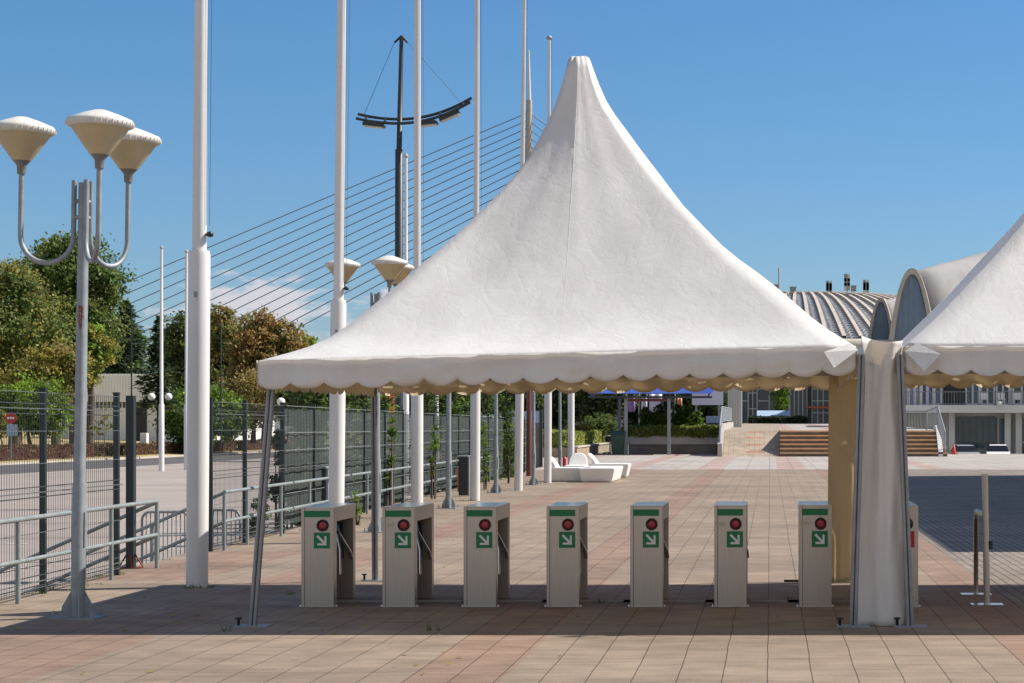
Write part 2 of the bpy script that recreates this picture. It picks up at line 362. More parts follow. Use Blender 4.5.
cam = bpy.data.cameras.new('camera'); co = bpy.data.objects.new('camera', cam); COL.objects.link(co); SC.camera = co
co.location = (0, 0, CH); co.rotation_euler = (R(90), 0, 0)
cam.sensor_width = 36; cam.lens = F / 1024 * 36; cam.shift_x = (512 - VX) / 1024; cam.shift_y = (HY - 341.5) / 1024
cam.clip_start = .1; cam.clip_end = 6000
vs = SC.view_settings; vs.view_transform = 'Standard'; vs.look = 'None'; vs.exposure = .6; vs.gamma = 1; vs.use_curve_mapping = False

# ------------------------------------------------------------------ ground
def edge(Y): return -6.78 - .035 * Y            # left edge of the raised plaza
def railx(Y): return -6.40 - .035 * Y
def fencex(Y): return -6.55 - .035 * Y
g = MB(); g.add([(-3000, -200, -1.45), (3000, -200, -1.45), (3000, 5000, -1.45), (-3000, 5000, -1.45)], [(0, 1, 2, 3)])
g.build('ground', earth, kind='structure')
p = MB(); A = [(edge(-10), -10), (70, -10), (70, 126), (edge(126) - 10, 126), (edge(95) - 4, 95), (edge(80), 80)]
A = [(edge(-10), -10), (70, -10), (70, 126), (-18, 126), (-18, 92), (edge(85), 85)]
p.prism([(x, y) for x, y in A], 'z', -1.4, 0); p.build('plaza', PLAZA, kind='structure')
q = MB(); q.add([(-23.9, 78.5, .004), (69, 78.5, .004), (69, 125.8, .004), (-23.9, 125.8, .004)], [(0, 1, 2, 3)])
q = MB(); q.add([(edge(78.5) + .1, 78.5, .004), (69, 78.5, .004), (69, 125.8, .004), (-17.9, 125.8, .004), (-17.9, 92.2, .004), (edge(85) + .1, 85.1, .004)], [(0, 1, 2, 3, 4, 5)])
q.build('far_pavement', FARPAVE, kind='structure')
l = MB(); l.add([(-46, -60, -.7), (edge(-60), -60, -.7), (edge(85), 85, -.7), (-18, 92, -.7), (-18, 220, -.7), (-49, 220, -.7)], [(0, 1, 2, 3, 4, 5)])
l.build('parking_lot', lot_mat, kind='structure')
l = MB(); l.add([(-45.9, -60, -.696), (-38, -60, -.696), (-39.5, 220, -.696), (-48.8, 220, -.696)], [(0, 1, 2, 3)]); l.build('road', asphalt, kind='structure')
l = MB()
for (x0, y0, x1, y1, wd) in ((-37.2, 20, -38.6, 215, .16), (-24, 62, -36, 66, .12), (-24, 75, -36, 79, .12), (-22, 50, -34, 54, .12), (-15, 40, -24, 43, .12), (-12, 33, -19, 35, .12), (-25, 90, -36, 93, .12), (-13, 56, -20, 58, .12)):
    a = Vector((x0, y0, 0)); b = Vector((x1, y1, 0)); n = (b - a).normalized().cross(Vector((0, 0, 1))) * wd * .5
    l.add([(*(a + n).xy, -.692), (*(b + n).xy, -.692), (*(b - n).xy, -.692), (*(a - n).xy, -.692)], [(0, 1, 2, 3)])
l.build('road_markings', line_white, kind='structure')
l = MB(); l.add([(x, y, z) for y, x in ((-60, -46), (220, -49)) for z in (-1.4, -.55)] + [(x - .3, y, z) for y, x in ((-60, -46), (220, -49)) for z in (-1.4, -.55)],
      [(0, 2, 3, 1), (1, 3, 7, 5), (4, 5, 7, 6)]); l.build('kerb', concrete_tan, kind='structure')
# verge: rises gently away from the road
vg = MB(); xs = [-46.3, -47.5, -49, -54, -60, -75, -140, -400]; zs = [-.56, -.5, -.45, -.2, .15, .6, .9, 1.2]; ys = [-60, 60, 120, 160, 200, 260, 420]
def vz(x):
    for i in range(len(xs) - 1):
        if xs[i] >= x >= xs[i + 1]: return zs[i] + (zs[i + 1] - zs[i]) * (xs[i] - x) / (xs[i] - xs[i + 1])
    return zs[-1]
vg.add([(x - (3. * (y + 60) / 280 if k < 3 else 0), y, z) for y in ys for k, (x, z) in enumerate(zip(xs, zs))], [(j * 8 + i, j * 8 + i + 1, j * 8 + i + 9, j * 8 + i + 8) for j in range(6) for i in range(7)])
vg.build('verge', grass_mat, kind='structure')
sw = MB(); sw.add([(-51.2, -60, vz(-51.5) + .05), (-53.5, -60, vz(-53.5) + .05), (-53.5, 300, vz(-53.5) + .05), (-51.2, 300, vz(-51.5) + .05)], [(0, 1, 2, 3)])
sw.build('footpath', concrete_tan, kind='structure')
# right-hand side road behind the plaza, ramp, steps and upper terrace
rp = MB(); rp.prism([(114.2, 0), (119.5, 1.5), (215, 2.2), (215, -1.3), (125.9, -1.3), (125.9, -.2), (114.2, -.2)], 'x', -2.76, .57)
rp.build('ramp', RAMPPAVE, kind='structure')
up = MB(); up.prism([(116.0, 1.49), (215, 2.19), (215, -1.3), (126.1, -1.3), (126.1, -.2), (116.0, -.2)], 'x', .575, 10.25)
up.build('upper_terrace', FARPAVE, kind='structure')
st = MB()
for k in range(6):
    y0 = 114.2 + k * .30; z1 = .25 * (k + 1)
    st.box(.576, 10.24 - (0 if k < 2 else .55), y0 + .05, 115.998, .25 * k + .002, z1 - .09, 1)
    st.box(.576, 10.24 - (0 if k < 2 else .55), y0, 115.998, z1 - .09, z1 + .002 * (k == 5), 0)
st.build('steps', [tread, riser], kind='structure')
# steps down to the lot on the left
ls = MB()
for k in range(3): ls.box(-8.05 - .32 * k + .0, -7.3 if k == 0 else -8.05 - .32 * (k - 1), 23.45, 26.5, -1.2, -.175 * (k + 1))
ls.build('side_steps', concrete, kind='structure')
fd = MB()
for (a, b) in ((302, 333), (383, 414), (464, 496), (546, 580), (630, 663), (714, 747), (799, 832)): fd.box(gx(a, 18.25) - .1, gx(b, 18.25) + .55, 18.75, 18.95, .0, .006)
fd.build('floor_duct', concrete, kind='structure')

# ------------------------------------------------------------------ pagoda tents
def hermite(tab, s):
    n = len(tab)
    if s <= tab[0][0]: return tab[0][1]
    if s >= tab[-1][0]: return tab[-1][1]
    d = [(tab[i + 1][1] - tab[i][1]) / (tab[i + 1][0] - tab[i][0]) for i in range(n - 1)]
    m = [d[0]] + [(d[i - 1] * (tab[i + 1][0] - tab[i][0]) + d[i] * (tab[i][0] - tab[i - 1][0])) / (tab[i + 1][0] - tab[i - 1][0]) for i in range(1, n - 1)] + [d[-1]]
    for i in range(n - 1):
        x0, y0 = tab[i]; x1, y1 = tab[i + 1]
        if x0 <= s <= x1:
            h = x1 - x0; t = (s - x0) / h
            return (2*t**3 - 3*t*t + 1) * y0 + (t**3 - 2*t*t + t) * h * m[i] + (-2*t**3 + 3*t*t) * y1 + (t**3 - t*t) * h * m[i + 1]
LH = [(.04, 1), (.095, .845), (.165, .715), (.34, .49), (.504, .325), (.673, .175), (.815, .07), (1, 0)]
RH = [(.04, 1), (.095, .87), (.167, .766), (.31, .584), (.493, .395), (.664, .245), (.789, .145), (.9, .062), (1, 0)]
RH2 = [(.04, 1), (.095, .885), (.167, .795), (.31, .635), (.493, .45), (.664, .285), (.789, .172), (.9, .075), (1, 0)]
def tent(name, label, x0, x1, y0, y1, zc, profs, apexdx, zap, legs, skipsides=()):
    """zc / profs: corner heights and ridge profiles in order FL, FR, BR, BL"""
    root = thing(name, label, 'tent', ((x0 + x1) / 2, (y0 + y1) / 2, 0), 'white pagoda tents')
    cx, cy, hx, hy = (x0 + x1) / 2, (y0 + y1) / 2, (x1 - x0) / 2, (y1 - y0) / 2
    sg = [(-1, -1), (1, -1), (1, 1), (-1, 1)]
    S = [.04, .055, .075, .1, .13, .165, .2, .24, .28, .33, .38, .44, .5, .56, .62, .68, .74, .8, .86, .91, .95, .98, 1.0]
    per = 20; vs = []
    for s in S:
        ring = []
        b = .45 * (1 - s) ** 2.7; kx_ = 1 / (1 + .9 * b * max(0, 1 - s / .30) + .25 * b)
        for k in range(4):
            a, c = sg[k], sg[(k + 1) % 4]
            za = zc[k] + (zap - zc[k]) * hermite(profs[k], s); zb = zc[(k + 1) % 4] + (zap - zc[(k + 1) % 4]) * hermite(profs[(k + 1) % 4], s)
            mid = ((a[0] + c[0]) / 2 * (1 + b), (a[1] + c[1]) / 2 * (1 + b)); zm = (za + zb) / 2
            for j in range(per):
                t = j / per
                if t < .5: q = t * 2; x = a[0] + (mid[0] - a[0]) * q; y = a[1] + (mid[1] - a[1]) * q; z = za + (zm - za) * q
                else: q = t * 2 - 1; x = mid[0] + (c[0] - mid[0]) * q; y = mid[1] + (c[1] - mid[1]) * q; z = zm + (zb - zm) * q
                sag = .05 * math.sin(math.pi * t) * math.sin(math.pi * min(1, s * 1.02)) * 1.2
                wx, wy = cx + apexdx * (1 - s) + x * hx * s * kx_, cy + y * hy * s * kx_
                nz = noise.noise(Vector((wx * 1.7, wy * 1.7, z * 1.2))) * .026 * min(1, (1 - s) * 4) + noise.noise(Vector((t * 9 + k * 5, s * 1.6, x0))) * .016 * min(1, (1 - s) * 5) * min(1, s * 3)
                if s < .2: nz += .004 * math.sin(t * 2 * math.pi * 3 + k * 2.1) * (1 - s / .2)
                ring.append((wx, wy, z - sag + nz))
        vs += ring
    n = per * 4
    mb = MB(); mb.add(vs, [(i * n + j, (i + 1) * n + j, (i + 1) * n + (j + 1) % n, i * n + (j + 1) % n) for i in range(len(S) - 1) for j in range(n)], 0, True)
    c0 = (cx + apexdx + .004, cy, zap + .012)
    mb.add(vs[:n] + [c0], [(j, (j + 1) % n, n) for j in range(n)], 0, False)
    roof = mb.build('roof', [white_fabric, tan_lining], root, solid=.004, moff=1)
    es = roof.modifiers.new('es', 'EDGE_SPLIT') if False else None
    for j in range(per // 2, n, per):
        MB().tube([Vector(vs[i * n + j]) + Vector((0, 0, -.0005)) for i in range(len(S))], .0018, 6).build('seam', white_fabric, root)
    # valances, one per side, scalloped
    for k in range(4):
        if k in skipsides: continue
        a, c = sg[k], sg[(k + 1) % 4]
        P0 = Vector((cx + a[0] * hx, cy + a[1] * hy, zc[k])); P1 = Vector((cx + c[0] * hx, cy + c[1] * hy, zc[(k + 1) % 4]))
        dirv = (P1 - P0).normalized(); out = Vector((dirv.y, -dirv.x, 0)).normalized()
        ns, pv = 18, 10; rows = 7; cols = ns * pv + 1; vv = []
        for i in range(rows):
            for j in range(cols):
                t = j / (cols - 1)
                sc = .05 * abs(math.sin(math.pi * (t * ns))) ** .75
                dr = (.198 + sc) * (i / (rows - 1))
                o = .014 + .05 * (i / (rows - 1)) * noise.noise(Vector((t * 11 + k * 7, i * .22, x0))) + .03 * (i / (rows - 1)) * noise.noise(Vector((t * 30 + k * 3 + i * .5, i * .5, x0 + 4))) + .016 * (i / (rows - 1)) * math.sin(t * ns * 2 * math.pi + k) * .5
                p = P0.lerp(P1, t) + out * o; p.z += .006 - dr + .008 * min(1, i) * noise.noise(Vector((t * 9, k, 3)))
                vv.append(p)
        mb = MB(); mb.add(vv, [(i * cols + j, (i + 1) * cols + j, (i + 1) * cols + j + 1, i * cols + j + 1) for i in range(rows - 1) for j in range(cols - 1)], 0, True)
        mb.build('valance', [white_fabric, tan_lining], root, solid=.003, moff=1)
    # frame: legs with base plates, eave beams
    for (bx, by, tx, ty, tz) in legs:
        m = MB()
        d = Vector((tx - bx, ty - by, tz)); b0 = Vector((bx, by, .012)); t0 = Vector((tx, ty, tz))
        m.bar(b0, t0, .044, .044); m.bar(b0 - Vector((0, .001, 0)), t0 - Vector((0, .001, .004)), .010, .0452, 1); m.bar(b0, t0 - Vector((0, 0, .004)), .0452, .010, 1)
        for sx, sy in ((-.019, -.025), (.019, -.025), (-.019, .025), (.019, .025), (-.025, -.019), (-.025, .019), (.025, -.019), (.025, .019)):
            o = Vector((sx, sy, .0)); m.bar(b0 + o, t0 + o - Vector((0, 0, .003)), .011, .009)
        lg = m.build('leg', [alu, dark_metal], root)
        m = MB(); m.box(bx - .14, bx + .14, by - .09, by + .09, .0, .012); m.build('base_plate', galv, lg)
        m = MB(); m.lathe([(.012, 0), (.012, .05), (.028, .052), (.028, .066), (.012, .068)], 10, (bx - .11, by - .03, .012)); m.build('ground_peg', black_pl, lg)
    for k in range(4):
        a, c = sg[k], sg[(k + 1) % 4]
        P0 = Vector((cx + a[0] * (hx - .05), cy + a[1] * (hy - .05), zc[k] - .05)); P1 = Vector((cx + c[0] * (hx - .05), cy + c[1] * (hy - .05), zc[(k + 1) % 4] - .05))
        MB().bar(P0, P1, .05, .07, up=(0, 0, 1)).build('eave_beam', alu, root)
    return root
YF, YB = 16.42, 21.42
TL = tent('pagoda_tent', 'large white peaked tent with scalloped edge over the row of ticket barriers', -4.245, .71, YF, YB,
     (2.205, 2.325, 2.30, 2.235), (LH, RH, RH, LH), -.06, 5.19,
     [(-4.30, YF + .04, -4.15, YF + .1, 2.15), (.69, YF + .04, .757, YF - .02, 2.26), (-4.26, YB - .06, -4.27, YB - .08, 2.2), (.69, YB - .06, .69, YB - .08, 2.25)])
TR = tent('pagoda_tent', 'white peaked tent cut off by the right edge of the picture', 1.115, 6.07, YF, YB,
     (2.325, 2.32, 2.32, 2.32), (RH2, RH, RH, RH2), 0, 5.21,
     [(1.165, YF + .04, 1.075, YF - .02, 2.26), (6.05, YF + .06, 6.02, YF + .08, 2.26), (6.05, YB - .06, 6.02, YB - .08, 2.26), (1.16, YB - .06, 1.14, YB - .08, 2.26)])
# folded corner flaps of the valances where the two tents meet
def flap(root, pts):
    m = MB(); m.add(pts, [(0, 1, 2, 3)]); o = m.build('corner_flap', [white_fabric, tan_lining], root, solid=.004, moff=1, fix=False)
    return o
flap(TL, [at(824, 352, YF - .16), at(834, 368, YF - .20), at(858, 350, YF - .10), at(850, 343, YF - .05)])
flap(TR, [at(905, 351, YF - .08), at(924, 371, YF - .2), at(941, 354, YF - .16), at(917, 343, YF - .05)])
# drapes that close the gap between the tents, front and back
def drape(Y, zt, pxs, label, mats, lean=.0, seed=0):
    """pxs: list of (z, x0, x1)"""
    rt = thing('gap_drape', label, 'drape', ((pxs[0][1] + pxs[0][2]) / 2, Y, 0), 'drapes between the tents')
    n = 26; rows = 48; vv = []
    zmax = pxs[-1][0]
    for i in range(rows):
        z = .01 + (zmax - .01) * i / (rows - 1)
        for k in range(len(pxs) - 1):
            if pxs[k][0] <= z <= pxs[k + 1][0]: break
        t = (z - pxs[k][0]) / (pxs[k + 1][0] - pxs[k][0]); xa = pxs[k][1] + (pxs[k + 1][1] - pxs[k][1]) * t; xb = pxs[k][2] + (pxs[k + 1][2] - pxs[k][2]) * t
        for j in range(n):
            s = j / (n - 1); x = xa + (xb - xa) * s
            fold = .035 * math.sin(s * 8 + .5 * math.sin(z * 1.7) + seed) + .05 * noise.noise(Vector((s * 3.2 + seed + z * .5, z * .55, 2))) + .022 * noise.noise(Vector((s * 6 - z * .8, z * 2.2 + seed, 5)))
            y = Y + fold - (.06 * max(0, z - zmax + .45))
            zz = z + (.035 * math.sin(s * math.pi * 1.0 + 2.6) if i == rows - 1 else 0)
            vv.append((x, y, zz))
    m = MB(); m.add(vv, [(i * n + j, i * n + j + 1, (i + 1) * n + j + 1, (i + 1) * n + j) for i in range(rows - 1) for j in range(n - 1)], 0, True)
    m.build('fabric_panel', mats, rt, solid=.004, moff=1, fix=False)
    MB().bar((pxs[-1][1] + .03, Y + .08, zt - .03), (pxs[-1][2] - .03, Y + .08, zt - .03), .03, .03).build('top_rod', alu, rt)
    return rt
drape(YF + .02, 2.4, [(0, .725, 1.13), (.6, .74, 1.12), (1.3, .765, 1.10), (1.9, .785, 1.065), (2.1, .79, 1.06), (2.25, .775, 1.085), (2.395, .755, 1.105)],
      'grubby white fabric drape hanging between the two tents at the front, flared at its top', [drape_fabric, tan_lining])
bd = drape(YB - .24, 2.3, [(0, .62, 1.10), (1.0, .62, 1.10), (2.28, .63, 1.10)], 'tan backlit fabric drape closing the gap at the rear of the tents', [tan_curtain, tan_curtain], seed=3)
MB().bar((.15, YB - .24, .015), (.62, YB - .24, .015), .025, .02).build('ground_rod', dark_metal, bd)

gt = thing('added_gutter', 'white fabric gutter added over the gap between the two tents to block sun', 'gutter', (.91, 18.9, 2.2))  # added so that no sun leaks between the two roofs
m = MB(); vv = []
for i in range(13):
    for j in range(7): vv.append((.70 + .43 * j / 6, YF + .02 + (YB - YF - .1) * i / 12, 2.27 - .09 * math.sin(math.pi * j / 6)))
m.add(vv, [(i * 7 + j, i * 7 + j + 1, i * 7 + j + 8, i * 7 + j + 7) for i in range(12) for j in range(6)], 0, True); m.build('gutter_sheet', [white_fabric, tan_lining], gt, solid=.004, moff=1, fix=False)
# ------------------------------------------------------------------ ticket barriers
T0 = thing('ticket_barrier', '', 'turnstile', (0, 0, 0), 'ticket barriers in a row under the tent')
m = MB(); m.prism([(0, 0), (.13, 0), (.13, .785), (.90, .785), (.90, 0), (1.0, 0), (1.0, .915), (0, .915)], 'x', -.118, .15)
m.box(-.15, -.12, .0, 1.0, 0, .915); m.build('housing', steel, T0, bevel=.004)
MB().box(-.146, .146, .004, .996, .9155, .9205).build('lid', steel_top, T0)
MB().box(-.123, .115, -.0035, -.0005, .828, .887).build('green_bar', green_sign, T0)
m = MB()
def ringY(m, cx, cz, prof, n=24, mi=0):   # lathe about the Y axis
    vs = [(cx + r * math.cos(2 * math.pi * j / n), y, cz + r * math.sin(2 * math.pi * j / n)) for r, y in prof for j in range(n)]
    m.add(vs, [(i * n + j, i * n + (j + 1) % n, (i + 1) * n + (j + 1) % n, (i + 1) * n + j) for i in range(len(prof) - 1) for j in range(n)], mi, True)
    k = len(prof) - 1; m.add([vs[k * n + j] for j in range(n)], [tuple(range(n))], mi)
ringY(m, .048, .752, [(.055, -.0005), (.055, -.016), (.048, -.02), (.041, -.018), (.040, -.006)])
lp = m.build('signal_lamp', black_pl, T0)
m = MB(); ringY(m, .048, .752, [(.039, -.004), (.039, -.008), (.026, -.013), (.010, -.015)]); m.build('lens', red_lens, lp)
sg_ = MB().box(-.034, .115, -.0035, -.0005, .540, .686).build('arrow_sign', green_sign, T0)
def arrow():
    m = MB(); cx, cz, k = .040, .613, .148
    def q(a, b): return (cx + a * k, cz + b * k)
    sh = [q(*p) for p in ((-.33, .24), (-.23, .34), (.17, -.06), (.17, .27), (.30, .27), (.30, -.30), (-.27, -.30), (-.27, -.17), (.07, -.17))]
    m.add([(x, -.0055, z) for x, z in sh], [tuple(range(len(sh)))]); return m
arrow().build('arrow', white_sign, sg_, solid=.0012, fix=False)
m = MB()
for x in (-.165, .16):
    m.lathe([(.016, 0), (.016, .012), (.008, .016)], 8, (x, .06, 0))
m.box(-.17, .17, -.015, .145, .0, .004); m.build('foot_plate', steel_top, T0)
hub = MB().tube([(-.115, .48, .66), (.03, .48, .70), (.08, .48, .72)], [.085, .085, .06], 16).build('hub', dark_metal, T0)
for pts in ([(.055, .47, .70), (.11, .44, .50), (.115, .43, .27)], [(.06, .50, .70), (.145, .76, .46), (.15, .80, .40)], [(.05, .46, .72), (.10, .22, .46), (.10, .2, .42)]):
    MB().tube(pts, .018, 8).build('arm', chrome, hub)
MB().tube([(.05, .84, .74), (.06, .84, .40)], .012, 6).build('latch_rod', dark_metal, T0)
tx = [(302, 333), (383, 414), (464, 495.7), (546, 579.5), (630, 663), (714, 747), (798.8, 832)]
tl = ['steel ticket barrier nearest the leaning tent leg, first of the row from the left',
      'steel ticket barrier with pale sticker, standing before the thin back tent leg',
      'steel ticket barrier in front of the grey lamp post and third white flagpole, no sticker',
      'steel ticket barrier in the middle of the row, in front of the white lounge benches',
      'steel ticket barrier on the pink tile band, fifth of the row from the left',
      'steel ticket barrier with pale sticker standing clear, second from the tan drape',
      'steel ticket barrier with pale sticker, right beside the tan drape']
YT = 18.25
for i, (a, b) in enumerate(tx):
    o = T0 if i == 0 else dup(T0, (0, 0, 0), tl[i])
    o['label'] = tl[i]; o.location = (gx((a + b) / 2, YT), YT, 0); o.scale = (1, 1, 1 + .022 * i / 6)
    o.rotation_euler = (0, 0, R((.5, -.4, .2, .6, -.3, .2, -.4)[i]))
    if i in (1, 5, 6):
        s_ = MB().box(-.142, -.045, -.0025, -.0005, .735, .768).build('label_sticker', paper, None); s_.parent = o
o = dup(T0, (gx(902, YT), YT, 0), 'steel ticket barrier with red sign, mostly hidden behind the front drape', skip=('arrow_sign', 'green_bar', 'signal_lamp')); o.scale = (1, 1, 1.02)
s_ = MB().box(.02, .115, -.0035, -.0005, .54, .686).build('red_plate', red_sign); s_.parent = o
m = MB(); ringY(m, .048, .752, [(.055, -.0005), (.055, -.016), (.02, -.02)]); s_ = m.build('signal_lamp', black_pl); s_.parent = o

# stainless guide rail on the right
gr = thing('guide_rail', 'stainless guide rail of one tall post and a hoop, on white plates', 'railing', (2.03, 18.46, 0))
pa = (gx(987, 18.46), 18.46); pb = (gx(976, 19.6), 19.6)
MB().tube([(pa[0], pa[1], .008), (pa[0] - .02, pa[1], 1.22)], .030, 14).build('tall_post', steel, gr)
arc = [(pb[0], pb[1], .008), (pb[0], pb[1], .76)] + [(pb[0] + (pa[0] - pb[0]) * t * .1, pb[1] - .07 * math.sin(a), .76 + .07 * (1 - math.cos(a))) for t, a in ((i / 5, i / 5 * math.pi / 2) for i in range(1, 6))] + [(pa[0], pa[1] + .02, .83)]
MB().tube(arc, .024, 12).build('hoop', steel, gr)
for (x, y) in (pa, pb): MB().box(x - .15, x + .15, y - .1, y + .1, .0, .01).build('base_plate', steel_top, gr)
MB().box(pa[0] + .02, pa[0] + .05, pa[1] - .02, pa[1] + .02, .52, .60).build('lock_tab', dark_metal, gr)

# ------------------------------------------------------------------ flagpoles
def flagpole():
    t = thing('flagpole', '', 'flagpole', (0, 0, 0), 'tall white flagpoles in a line')
    m = MB(); m.tube([(0, 0, 0), (0, 0, 3.44), (0, 0, 3.49)], [.112, .112, .102], 24); m.build('base_tube', white_paint, t)
    m = MB(); m.tube([(0, 0, 3.49), (0, 0, 8), (0, 0, 13.3)], [.074, .063, .045], 18); p_ = m.build('mast', white_paint, t)
    m = MB(); m.lathe([(.045, 13.3), (.085, 13.32), (.085, 13.38), (.03, 13.42)], 14); m.build('top_cap', galv, p_)
    m = MB(); m.tube([(.11, -.02, 3.75), (.12, -.02, 8), (.07, -.02, 13.3)], .0022, 5); m.tube([(.075, -.02, 3.75), (.08, -.02, 13.3)], .0022, 5); m.build('halyard', dark_metal, t)
    m = MB(); m.lathe([(.01, -.03), (.035, -.02), (.035, .02), (.01, .03)], 10, (.115, -.02, 3.66)); m.tube([(.06, -.01, 3.66), (.11, -.02, 3.66)], .012, 6); m.build('cleat', dark_metal, t)
    m = MB(); m.box(-.02, .02, -.117, -.108, 3.0, 3.06); m.build('small_plate', galv, t)
    return t
FP = flagpole()
fl = ['thick white flagpole nearest the camera, rising left of the tent', 'white flagpole passing behind the first ticket barrier and the left tent slope',
      'white flagpole passing behind the second ticket barrier and the curved-arm light mast', 'white flagpole just left of the dark thick bin post, behind the third ticket barrier',
      'white flagpole close to the distant bridge pylon', 'white flagpole whose capped top shows left of the tent peak', 'white flagpole standing behind the white lounge benches']
for i, (px, Y, lean) in enumerate(((197, 20.55, .4), (336, 28.5, .6), (417, 36.5, .05), (475, 44.9, .25), (518.4, 52.3, .7), (547.7, 59.4, .2), (571, 66.7, .1))):
    o = FP if i == 0 else dup(FP, (0, 0, 0), '')
    o['label'] = fl[i]; o.location = (gx(px, Y), Y, 0); o.rotation_euler = (0, R(lean), 0)

# ------------------------------------------------------------------ triple lamps
def lamp():
    t = thing('street_lamp', '', 'street lamp', (0, 0, 0), 'grey street lamps with three cone heads')
    m = MB(); m.tube([(0, 0, .015), (0, 0, 1.15), (0, 0, 1.2), (0, 0, 3.78)], [.06, .06, .05, .045], 16); pole = m.build('pole', galv, t)
    m = MB(); m.box(-.2, .2, -.17, .17, 0, .014)
    for k in range(4):
        a = k * math.pi / 2 + .4; d = Vector((math.cos(a), math.sin(a), 0)); n = Vector((-d.y, d.x, 0)) * .005
        pts = [d * .055 + Vector((0, 0, .014)), d * .14 + Vector((0, 0, .014)), d * .13 + Vector((0, 0, .1)), d * .055 + Vector((0, 0, .24))]
        m.add([p + n for p in pts] + [p - n for p in pts], [(0, 1, 2, 3), (7, 6, 5, 4), (0, 4, 5, 1), (1, 5, 6, 2), (2, 6, 7, 3), (3, 7, 4, 0)])
    for sx in (-.165, .165):
        for sy in (-.13, .13): m.lathe([(.012, .014), (.012, .07)], 8, (sx, sy, 0))
    m.build('base_plate', galv, t)
    MB().box(.03, .062, -.03, .03, .62, .92).build('hatch', galv, pole)
    for ang in (180, -58, 66):
        d = Vector((math.cos(R(ang)), math.sin(R(ang)), 0)); u = Vector((0, 0, 1))
        r0, r1 = .085, .545; rad = (r1 - r0) / 2; zc = 3.08 + rad
        pts = [d * r0 + u * 3.80, d * r0 + u * 3.5] + [d * (r0 + rad - rad * math.cos(a)) + u * (zc - rad * math.sin(a)) for a in [math.pi * i / 14 for i in range(15)]] + [d * r1 + u * 3.6, d * r1 + u * 3.86]
        m = MB(); m.tube(pts, .023, 10)
        for z in (3.62, 3.48): m.tube([d * .03 + u * z, d * r0 + u * z], .018, 8)
        m.build('arm', galv, t)
        h = d * r1
        sk = MB().lathe([(.036, 3.85), (.04, 3.92), (.055, 3.94), (.08, 3.97)], 20, h).build('lamp_socket', lamp_socket, t)
        hd = MB().lathe([(.079, 3.965), (.15, 4.065), (.246, 4.205)], 32, h).build('lamp_cone', lamp_cone, t)
        m = MB(); m.lathe([(.25, 4.195), (.272, 4.205), (.276, 4.243), (.262, 4.262), (.15, 4.308), (.05, 4.342), (.01, 4.346)], 36, h)
        for k in range(36):
            a = 2 * math.pi * k / 36; c_ = Vector((h.x + .2745 * math.cos(a), h.y + .2745 * math.sin(a), 0)); m.bar(c_ + Vector((0, 0, 4.208)), c_ + Vector((0, 0, 4.238)), .010, .006)
        m.build('lamp_cap', lamp_cap, hd)
    return t
LP = lamp()
ll = ['grey street lamp in the left foreground, rust stain on its pole, all three heads visible', 'grey street lamp behind the tent slope, its three cone heads showing beside the second flagpole',
      'grey lamp post left of the fourth flagpole, behind the gap between second and third barriers', 'grey lamp post right of the fourth flagpole, foot near the dark bin post',
      'grey lamp post between the fifth and sixth flagpoles, by a red-brown post', 'grey lamp post thinnest and farthest of its line, foot hidden by the lounge bench']
for i, (px, Y, lean) in enumerate(((77.6, 17.2, .85), (377, 31.4, 0), (448.5, 40.6, .2), (496, 50.3, 0), (533.5, 57.3, .1), (560, 67, 0))):
    o = LP if i == 0 else dup(LP, (0, 0, 0), '')
    o['label'] = ll[i]; o.location = (gx(px, Y), Y, 0); o.rotation_euler = (0, R(lean), R(0 if i < 1 else -8 * i + 8))
m = MB(); vv = []
for i in range(9):
    for j in range(5):
        a = R(-90 + (-38 + 19 * j) * (1 - abs(i - 5) / 6.5) + 6 * math.sin(i * 2.1)); vv.append((.0472 * math.cos(a), .0472 * math.sin(a), 2.46 + i * .025 + .006 * math.sin(j * 3 + i)))
m.add(vv, [(i * 5 + j, i * 5 + j + 1, i * 5 + j + 6, i * 5 + j + 5) for i in range(8) for j in range(4)], 0, True)
m.add([(.0474 * math.cos(a), .0474 * math.sin(a), z) for z in (2.36, 2.47) for a in (R(-92), R(-86))], [(0, 1, 3, 2)])
rp_ = m.build('rust_stain', rust); rp_.parent = LP
rp_.location = (0, 0, .05)

